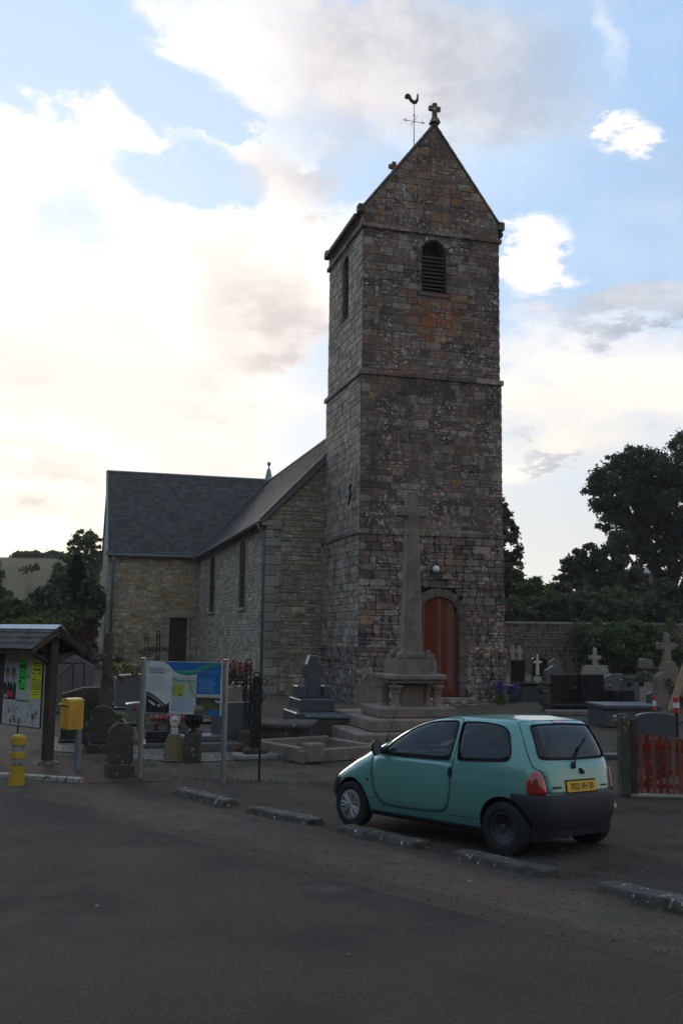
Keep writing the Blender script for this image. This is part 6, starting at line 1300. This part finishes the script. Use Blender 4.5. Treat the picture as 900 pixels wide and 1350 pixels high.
for px0, px1, pyb, pyt, shp, m, lab, Y, th in RS: headstone(px0, px1, pyb, pyt, shp, m, lab, th, YAW*.6, Y=Y)
for px0, px1, pyt, pyb, Y, m, lab, L in ((683, 728, 900, 920, 33.5, M_black, 'black table tomb beside the path, right of the tower', 1.2), (725, 800, 930, 937, 28.5, M_black, 'black plinth slab below the brown and black headstones', 1.3), (790, 868, 929, 941, 25.5, M_bgran, 'long grey granite tomb slab behind the gate post', 1.4), (672, 700, 903, 912, 37, M_black, 'low black tomb near the tower corner', 1.3), (845, 900, 880, 890, 45, M_oldst, 'long low tomb below the dark hedge', 1.)):
    p = at((px0+px1)/2, pyb, Y); p.z = G(p.x, p.y); t = thing('tomb', lab, 'tomb', p, YAW*.4); h = max(.25, at((px0+px1)/2, pyt, Y).z-p.z); w_ = (px1-px0)*mpp(Y); bx(t, 'cover_slab', m, (0, L*.3, h-.05), (w_, L, .10), .015); bx(t, 'chest', M_bgran if m is not M_oldst else M_oldst, (0, L*.3, (h-.1)/2), (w_*.93, L*.9, h-.104), .015)
p = at(763, 941, 28); p.z = G(p.x, p.y); t = tag(obj_box('kerb_stone', p+Vector((0, 0, .06)), (1.9, .3, .14), M_pale, None, .02, None, .1), 'pale kerb stone below the black headstones beside the path', 'kerb stone')
headstone(838, 889, 975, 939, 'bow', M_bgran, 'large bow-topped blue-grey headstone just behind the red gate', .14, .05, Y=19.2, wf=1.)
p = at(880, 985, 18.2); p.z = G(p.x, p.y); t = tag(obj_box('low_wall', p+Vector((.45, 0, (at(880, 969, 18.2).z-p.z)/2-.05)), (1.7, .25, at(880, 969, 18.2).z-p.z), M_oldst, None, .03), 'low mossy stone wall directly behind the red gate', 'low wall')
def scross(px, pyb, pyt, Y, arm_py, armw, m, label, tw=.16, flare=0., ends=0., base=None, name='stone_cross'):
    p = at(px, pyb, Y); p.z = G(p.x, p.y); t = thing(name, label, 'cross', p, YAW*.6); h = at(px, pyt, Y).z-p.z; za = at(px, arm_py, Y).z-p.z; zb0 = at(px, pyb, Y).z-p.z; zb0 = max(zb0, .1)
    mb = MB(); mb.box((0, 0, (zb0+za)/2), (tw*1.45, tw*1.1, za-zb0), taper=.72); mb.build('shaft', m, t)
    mb = MB(); mb.bev((0, 0, (za+h)/2-.05), (tw, tw*.8, h-za+.1+tw*.5), tw*.15); mb.bev((0, .002, za), (armw, tw*.78, tw*1.1), tw*.15)
    if ends:
        for q in ((-armw/2, za), (armw/2, za), (0, h)): 
            for a in (0, 2*pi/3, 4*pi/3): mb.sphere((q[0]+ends*.45*cos(a), 0, q[1]+ends*.45*sin(a)), ends*.62, 8, 1)
    mb.build('cross_head', m, t)
    if base: w_, hb_ = base; mb = MB(); mb.box((0, 0, hb_*.5), (w_, w_*.6, hb_), taper=.75); mb.build('base', m, t)
    return t, za, h
scross(708, 890, 864, 37.5, 873, .27, M_plast, 'bright white cross ornament on a dark grave beside the tower', .09, ends=.045, base=(.35, .6))
scross(784, 893, 856, 44, 867, .44, M_dress, 'grey trefoil-ended stone cross in front of the hedge', .17, ends=.10, base=(1.2, .7))
scross(675, 880, 852, 50, 858, .34, M_dress, 'small stone cross nearest the tower at the back wall', .15, base=(.4, .5))
scross(684, 880, 853, 50.5, 859, .34, M_dress, 'second small stone cross at the back wall, right of the first', .15, base=(.4, .5))
Yc = 26.5; t, za, h = scross(879, 905, 838, Yc, 852, .46, M_pale, 'tall pale stone cross with rounded arms and a dark garland on the right', .17, ends=.10)
kk = mpp(Yc); Zc = lambda py: at(880, py, Yc).z-G(t.location.x, Yc)
mb = MB(); mb.prism([(-.34, 0), (.62, 0), (.62, Zc(888)), (.45, Zc(893)), (.28, Zc(887)), (.16, Zc(872)), (-.10, Zc(872)), (-.16, Zc(886)), (-.34, Zc(892))], (0, -.14, 0), (1, 0, 0), (0, 0, 1), (0, .3, 0), .02); mb.build('flared_headstone', M_pale, t)
mb = MB()
for i in range(160):
    u_ = i/160; x = -.12+.75*u_; z = Zc(893)-.75*sin(pi*min(1, u_*.8))*.75-.05; mb.R = random.random(); e = random.random()*6.28; P = Vector((x+random.uniform(-.04, .04), -.20, z+random.uniform(-.06, .06))); d = Vector((cos(e), -.3, sin(e)))*.07; d2 = Vector((-sin(e), 0, cos(e)))*.025; mb.add([P, P+d-d2, P+d*1.5, P+d+d2], [(0, 1, 2, 3)])
mb.build('garland', M_leafd, t, stuff=True)
# barrier props, plank
def striped(px, py0, py1, Y, lab, r=.055):
    a, b = at(px, py1, Y), at(px, py0, Y); t = thing('striped_post', lab, 'striped post', a); L = b.z-a.z
    mb = MB(); mb.tube([(0, 0, -(a.z-G(a.x, a.y))), (0, 0, 0)], r*.5, 8); mb.build('stake', M_iron, t)
    for i in range(3): mb = MB(); mb.tube([(0, 0, L*i/3), (0, 0, L*(i+1)/3-.002)], r, 12); mb.build('band', M_twh if i == 1 else M_tred, t)
striped(862, 917, 937, 22.5, 'red and white striped post left of the tall stone cross', .042); striped(891, 919, 940, 19.5, 'red and white striped post beside the leaning plank', .06)
a, b = at(884, 936, 20.2), at(906, 868, 20.2); t = thing('timber_plank', 'pale timber plank leaning at the right edge behind the gate', 'plank', a); L = (b-a).length; rot = Matrix.Rotation(atan2(b.x-a.x, b.z-a.z), 3, 'Y')
mb = MB(); mb.bev((b-a)*.5, (.13, .05, L), .004, rot=rot); mb.build('board', M_plank, t); mb = MB(); mb.tube([(0, .03, 0), (.1, .6, -(a.z-G(a.x, a.y)))], .025, 4); mb.build('prop', M_plank, t)
# flowers and small ornaments
planter(815, 958, .07, .13, M_cream, 'cream flowers on a grey plaque left of the gate post', 60, 20.5)
p = at(806, 972, 20.3); p.z = G(p.x, p.y)+.04; tag(obj_box('grave_plaque', p, (.42, .3, .10), M_bgran, None, .015, None, .2), 'flat blue-grey plaque on the ground left of the gate post', 'grave plaque')
for px, py, Y, m, r, lab in ((713, 915, 33, M_leafy, .16, 'yellow-green plant on the black table tomb'), (845, 905, 30, M_leafb, .28, 'brown dried plant between the grey headstones'), (757, 912, 30.6, M_rpet, .10, 'orange-red flowers in front of the brown headstone'), (829, 905, 31.5, M_leafb, .22, 'brown vase of dry flowers before the grey headstone'), (848, 935, 27, M_rpet, .10, 'small red flowers left of the tall cross'), (803, 908, 31.2, M_plast, .08, 'white ornament on the dark tomb chest'), (718, 915, 32.7, M_cream, .07, 'small cream flowers on the black table tomb')):
    planter(px, py, r*.6, r, m, lab, 40, Y, M_black)
def purple(px, pyb, pyt, Y, lab):
    p = at(px, pyb, Y); p.z = G(p.x, p.y); t = thing('purple_flowers', lab, 'flowers', p); h = max(.3, at(px, pyt, Y).z-p.z); mb = MB(); ml = MB()
    for _ in range(240):
        a = random.random()*6.28; q = random.random()*.20; z = h*random.uniform(.35, 1); P = Vector((cos(a)*q, sin(a)*q, z)); e = random.random()*6.28; d = Vector((cos(e), sin(e), random.uniform(-.4, .8)))*.05; d2 = Vector((-sin(e), cos(e), .2))*.03; mb.R = random.random(); mb.add([P, P+d-d2, P+d*1.4, P+d+d2], [(0, 1, 2, 3)])
    for _ in range(120):
        a = random.random()*6.28; q = random.random()*.16; P = Vector((cos(a)*q, sin(a)*q, 0)); d = Vector((cos(a)*.06, sin(a)*.06, h*random.uniform(.3, .9))); ml.add([P, P+Vector((.01, 0, 0)), P+d], [(0, 1, 2)])
    mb.build('blossom', M_purp, t, stuff=True); ml.build('stems', M_leafg, t, stuff=True)
purple(676, 940, 903, 32.4, 'tall purple flowers just outside the tower corner'); purple(660, 930, 899, 31.4, 'purple flowers against the foot of the tower')

# ---- wall at the back right, with courses of rubble
bw = thing('boundary_wall', 'long rubble boundary wall behind the right-hand graves, top edge overgrown', 'wall', Vector((8.0, 52, G(8, 52))), -.02)
Hw = at(700, 822, 52).z-G(8.5, 52); mb = MB(); mb.box((14, .25, Hw/2-.2), (30, .5, Hw+.4)); mb.build('wall_core', M_rmort, bw)
M_bw = mat('brick_and_rubble', (.14, .105, .085), (.09, .07, .06), scale=1.5, bump=.7, bscale=20, rnd=.45, spots=[((.16, .07, .05), .35, .52, .62), ((.30, .28, .24), 4, .64, .7)])
mb = MB()
for q in courses(-1, 29, 0, Hw-.05, (.14, .26), (.2, .5), joint=.02, jit=.03): mb.R = random.random(); pr = random.uniform(.01, .05); mb.prism(q, (0, -pr, 0), (1, 0, 0), (0, 0, 1), (0, pr+.01, 0), .014)
mb.build('rubble', M_bw, bw, stuff=True); mb = MB(); mb.bev((14, .22, Hw+.03), (30, .62, .12), .02); mb.build('coping', M_dress, bw)

# ------------------------------------------------------------------ trees and shrubs
def leafmesh(clumps, n, size, sub=26, gap=.30, flat=.75, rng=None):
    rng = rng or RNG; P = []; vol = np.array([c[1]**2 for c in clumps]); vol = vol/vol.sum()
    for (c, r, *rz), share in zip(clumps, vol):
        k = max(5, int(sub)); m = int(n*share); rzz = rz[0] if rz else r
        d = rng.normal(size=(k, 3)); d /= np.linalg.norm(d, axis=1)[:, None]; rad = rng.uniform(.35, 1., (k, 1))**.6; sc = d*rad*np.array([r, r, rzz])
        ids = rng.integers(0, k, m); sr = rng.uniform(.16, gap, k)[ids][:, None]
        q = sc[ids]+rng.normal(size=(m, 3))*sr*np.array([r, r, rzz*flat])*.6; P.append(np.array(c)+q)
    P = np.concatenate(P); m = len(P); d1 = rng.normal(size=(m, 3)); d1 /= np.linalg.norm(d1, axis=1)[:, None]; d2 = rng.normal(size=(m, 3)); d2 -= (d2*d1).sum(1)[:, None]*d1; d2 /= np.linalg.norm(d2, axis=1)[:, None]
    s = size*rng.uniform(.55, 1.3, (m, 1)); V = np.stack([P-d1*s, P-d2*s*.5, P+d1*s, P+d2*s*.5], 1).reshape(-1, 3); return V, m, rng.random(m)
def quads(name, V, m, rnd, mtl, parent=None, stuff=True, **kw):
    me = bpy.data.meshes.new(name); me.vertices.add(len(V)); me.vertices.foreach_set('co', V.astype(np.float32).ravel()); me.loops.add(m*4); me.loops.foreach_set('vertex_index', np.arange(m*4, dtype=np.int32)); me.polygons.add(m); me.polygons.foreach_set('loop_start', np.arange(0, m*4, 4, dtype=np.int32)); me.polygons.foreach_set('loop_total', np.full(m, 4, np.int32))
    me.materials.append(mtl); a = me.attributes.new('rnd', 'FLOAT', 'FACE'); a.data.foreach_set('value', rnd.astype(np.float32)); me.update(); me.validate(); return link(name, me, parent, stuff, **kw)
def tree(name, label, cat, px, pyb, Y, clumps, n, size, m, trunk=.3, group=None, sub=26, gap=.3, limbs=10):
    """clumps: (px, py, radius px[, vertical radius px]) at distance Y"""
    b = at(px, pyb, Y); b.z = G(b.x, b.y); t = thing(name, label, cat, b, 0, group); k = mpp(Y); cl = []
    for c in clumps: dy = random.uniform(-.5, .5)*c[2]*k; q = at(c[0], c[1], Y)+Vector((0, dy, 0))-b; cl.append((tuple(q), c[2]*k)+((c[3]*k,) if len(c) > 3 else ()))
    if trunk:
        top = Vector(max(cl, key=lambda c: c[0][2])[0]); mb = MB(); P0 = Vector((0, 0, -.3)); mid = Vector((top.x*.15+random.uniform(-.2, .2), 0, top.z*.45)); mb.tube([P0, Vector((0, 0, .4)), mid, top*.85], [trunk*1.35, trunk, trunk*.7, trunk*.15], 8)
        for i in range(limbs):
            c = cl[i % len(cl)]; s0 = Vector((0, 0, .4)).lerp(mid, random.uniform(.5, 1)) if i % 2 else mid.lerp(top*.85, random.uniform(0, .6)); e = Vector(c[0])+Vector((random.uniform(-1, 1), random.uniform(-1, 1), random.uniform(-.6, .8)))*c[1]*.75; m_ = s0.lerp(e, .5)+Vector((0, 0, -.06*(e-s0).length)); mb.tube([s0, m_, e], [trunk*.35, trunk*.2, trunk*.05], 5)
        mb.build('trunk', M_bark, t)
    V, mm, rr = leafmesh(cl, n, size, sub, gap); quads('crown', V, mm, rr, m, t); return t
# big oak on the right
tree('oak_tree', 'large dark spreading oak at the right edge against the sky', 'tree', 884, 800, 66, [(862, 628, 42), (890, 612, 42), (820, 645, 42), (796, 655, 26), (845, 668, 40), (890, 665, 52), (932, 650, 64), (815, 692, 26), (865, 705, 36), (905, 710, 40), (835, 612, 24), (812, 612, 16), (838, 722, 24), (880, 738, 24), (786, 640, 14), (850, 748, 18)], 56000, .15, M_leafd, .50, sub=34, gap=.23, limbs=30)
tree('ash_tree', 'dark leafy tree half hidden behind the right side of the tower', 'tree', 660, 850, 60, [(660, 695, 20), (668, 722, 20, 24), (664, 755, 22), (672, 780, 24), (655, 665, 14), (662, 680, 12), (670, 810, 22)], 15000, .14, M_leafd, .3)
tree('hawthorn_tree', 'round dark bushy tree in the gap between tower and oak', 'tree', 770, 850, 62, [(773, 735, 22, 17), (757, 752, 18), (795, 760, 22), (772, 775, 28), (745, 765, 12)], 15000, .15, M_leafd, .25)
tree('elder_tree', 'darker tree below the left branches of the oak', 'tree', 815, 850, 61, [(812, 740, 24), (800, 770, 24), (830, 775, 26), (818, 715, 14)], 13000, .15, M_leafd, .25)
k_ = [('leafy_shrub', 'green shrub low in the hedge beside the tower', [(700, 775, 18, 14), (690, 800, 20), (715, 800, 22)], 57, M_leafg), ('leafy_shrub', 'yellow-green shrub below the sky gap right of the tower', [(725, 782, 16, 12), (740, 790, 20), (730, 808, 20)], 59, M_leafb),
      ('leafy_shrub', 'dark shrub in the middle of the bushes behind the wall', [(770, 800, 26), (755, 815, 22)], 58, M_leafd), ('leafy_shrub', 'green shrub right of the middle with light tips', [(800, 805, 28), (815, 790, 16)], 57, M_leafg), ('leafy_shrub', 'dark shrub in front of the small grey roof', [(835, 808, 26), (850, 800, 18)], 57, M_leafd), ('leafy_shrub', 'green shrub at the far right under the oak', [(880, 795, 30), (905, 790, 30)], 56, M_leafd)]
for i, (nm, lab, cl, Y, m) in enumerate(k_): tree(nm, lab, 'shrub', cl[0][0], 850, Y, cl, 7500, .13, m, .12, 'shrubs behind the boundary wall', limbs=5)
# ivy mass over the wall
def mass(name, lab, cat, boxes, Y, n, size, m, kind=None, depth=1.2):
    b = at(boxes[0][0], boxes[0][3], Y); b.z = G(b.x, b.y); t = thing(name, lab, cat, b); cl = []; k = mpp(Y)
    for x0, y0, x1, y1 in boxes:
        r = min(x1-x0, y1-y0)/2; nx = max(1, int((x1-x0)/(r*1.3)))
        for i in range(nx+1): cx = x0+r+(x1-x0-2*r)*i/max(1, nx); q = at(cx, (y0+y1)/2+random.uniform(-3, 3), Y)-b+Vector((0, random.uniform(-.4, .4)*depth, 0)); cl.append((tuple(q), r*k, (y1-y0)/2*k))
    V, mm, rr = leafmesh(cl, n, size, 22, .34); quads('foliage', V, mm, rr, m, t); return t
mass('ivy', 'dark ivy spilling over the right end of the boundary wall', 'ivy', [(752, 818, 900, 866), (762, 850, 905, 884)], 51.2, 22000, .10, M_leafg)
mass('hedge', 'band of dark hedge tops behind the boundary wall', 'hedge', [(668, 788, 900, 828)], 54.5, 22000, .13, M_leafd)
# glimpse of a slate-roofed outbuilding
p = at(845, 800, 72); t = thing('outbuilding', 'small outbuilding with blue-grey roof glimpsed through the trees under the oak', 'building', Vector((p.x, 72, G(p.x, 72))), .3); zr_ = at(845, 752, 72).z-t.location.z
mb = MB(); mb.box((0, 0, (zr_-1)/2), (3, 4, zr_-1)); mb.build('wall', M_rmort, t); mb = MB(); mb.prism([(-1.7, 0), (1.7, 0), (0, 1.2)], (0, -2.2, zr_-1), (1, 0, 0), (0, 0, 1), (0, 4.4, 0)); mb.build('roof', M_zinc, t)
# left side: field trees and conifers
tree('hillside_tree', 'airy tree standing on the hillside just left of the transept', 'tree', 110, 800, 80, [(112, 708, 13, 11), (124, 716, 12), (101, 719, 11), (116, 730, 16, 12), (95, 740, 15, 12), (128, 736, 10, 12), (110, 750, 18, 12), (84, 752, 14, 10), (125, 756, 14, 12), (98, 765, 18, 12)], 15000, .13, M_leafg, .22, sub=34, gap=.24, limbs=14)
tree('hilltop_trees', 'low row of trees on the hilltop field at far left', 'trees', 30, 739, 150, [(24+8*i, 732+i*.6+random.uniform(-2, 2), 7, 5+random.uniform(-1, 2)) for i in range(8)], 12000, .25, M_leafb, .0, sub=20, gap=.6)
tree('bare_sapling', 'thin pale sapling in front of the hill field at far left', 'tree', 34, 800, 60, [(34, 752, 9, 6), (48, 748, 8, 5)], 200, .10, M_leafb, .05, limbs=5)
def conifer(px, pyb, pyt, Y, rpx, lab, m=M_coni, n=9000):
    b = at(px, pyb, Y); b.z = G(b.x, b.y); t = thing('conifer_tree', lab, 'conifer', b, 0, 'conifers behind the shelter'); k = mpp(Y); h = at(px, pyt, Y).z-b.z; r = rpx*k; rng = RNG
    z = rng.random(n)**.8*h; a = rng.random(n)*6.283; rad = r*(1-z/h)**.6*(.45+.6*rng.random(n)**.4)*(1+.22*np.sin(z*5+3*np.sin(a*2+px))+.25*np.sin(a*3+z*1.7+px)); P = np.stack([rad*np.cos(a), rad*np.sin(a), z], 1); d1 = np.stack([np.cos(a), np.sin(a), rng.uniform(-.2, .8, n)], 1); d2 = np.stack([-np.sin(a), np.cos(a), np.zeros(n)], 1); s = .13*rng.uniform(.6, 1.3, (n, 1))
    V = np.stack([P-d1*s, P-d2*s*.35, P+d1*s*1.3, P+d2*s*.35], 1).reshape(-1, 3); quads('crown', V, n, rng.random(n), m, t); mb = MB(); mb.tube([(0, 0, -.2), (0, 0, h*.95)], [.16, .03], 6); mb.build('trunk', M_bark, t)
conifer(97, 850, 733, 52, 34, 'tall dark conifer between the shelter roof and the transept', n=15000)
for px_, cl_, lab_ in ((74, [(76, 768, 12, 12), (72, 788, 18), (82, 804, 20)], 'broad dark evergreen left of the tall conifer'), (48, [(50, 790, 9, 9), (46, 802, 14), (58, 812, 16)], 'lower dark evergreen in the middle of the row behind the shelter'), (118, [(118, 775, 12), (124, 795, 18), (112, 808, 18)], 'dark evergreen just left of the transept corner')):
    tree('evergreen_tree', lab_, 'tree', px_, 850, 51, cl_, 9000, .12, M_coni, .15, 'evergreens behind the shelter', gap=.42)
tree('garden_tree', 'green tree cut by the left edge of the photograph', 'tree', -6, 850, 55, [(-8, 765, 14, 22), (-4, 790, 16)], 6000, .12, M_leafg, .15)
mass('green_bank', 'bank of mid-green bushes at far left behind the shelter', 'bushes', [(-10, 790, 40, 828), (30, 806, 130, 832)], 49, 15000, .11, M_leafg)
mass('clipped_hedge', 'clipped hedge with a bright yellow-green top behind the shelter roof', 'hedge', [(8, 815, 98, 832)], 44, 12000, .07, M_leafy)
mass('copper_hedge', 'reddish-brown hedge between the shelter roof and the transept corner', 'hedge', [(103, 818, 128, 868)], 43, 8000, .08, mat('copper_leaf', (.10, .035, .02), (.06, .03, .018), rough=.7, scale=.8, bump=0, rnd=.4))
mass('low_shrubs', 'dark low shrubs behind the tomb right of the shelter', 'shrubs', [(60, 850, 130, 880)], 36, 6000, .07, M_leafd)
# hills behind the camera are bare unseen ground, raised to show in reflections

# ------------------------------------------------------------------ air: thin volume added to veil and lift distant darks
hz = MB(); X0, X1, Y0, Y1, Z0_, Z1_ = -905, 905, -905, 905, -2.5, 112; hz.box(((X0+X1)/2, (Y0+Y1)/2, (Z0_+Z1_)/2), (X1-X0, Y1-Y0, Z1_-Z0_)); hm = bpy.data.materials.new('added_haze'); hm.use_nodes = True; ht = NT(hm.node_tree); ht.n.clear(); ho = ht.new('ShaderNodeOutputMaterial'); hv = ht.new('ShaderNodeVolumePrincipled'); hv.inputs['Density'].default_value = .00042; hv.inputs['Color'].default_value = (.97, .96, .95, 1); hv.inputs['Anisotropy'].default_value = .2; ht.l.new(hv.outputs[0], ho.inputs['Volume']); hz.build('added_haze', hm, None, stuff=True)
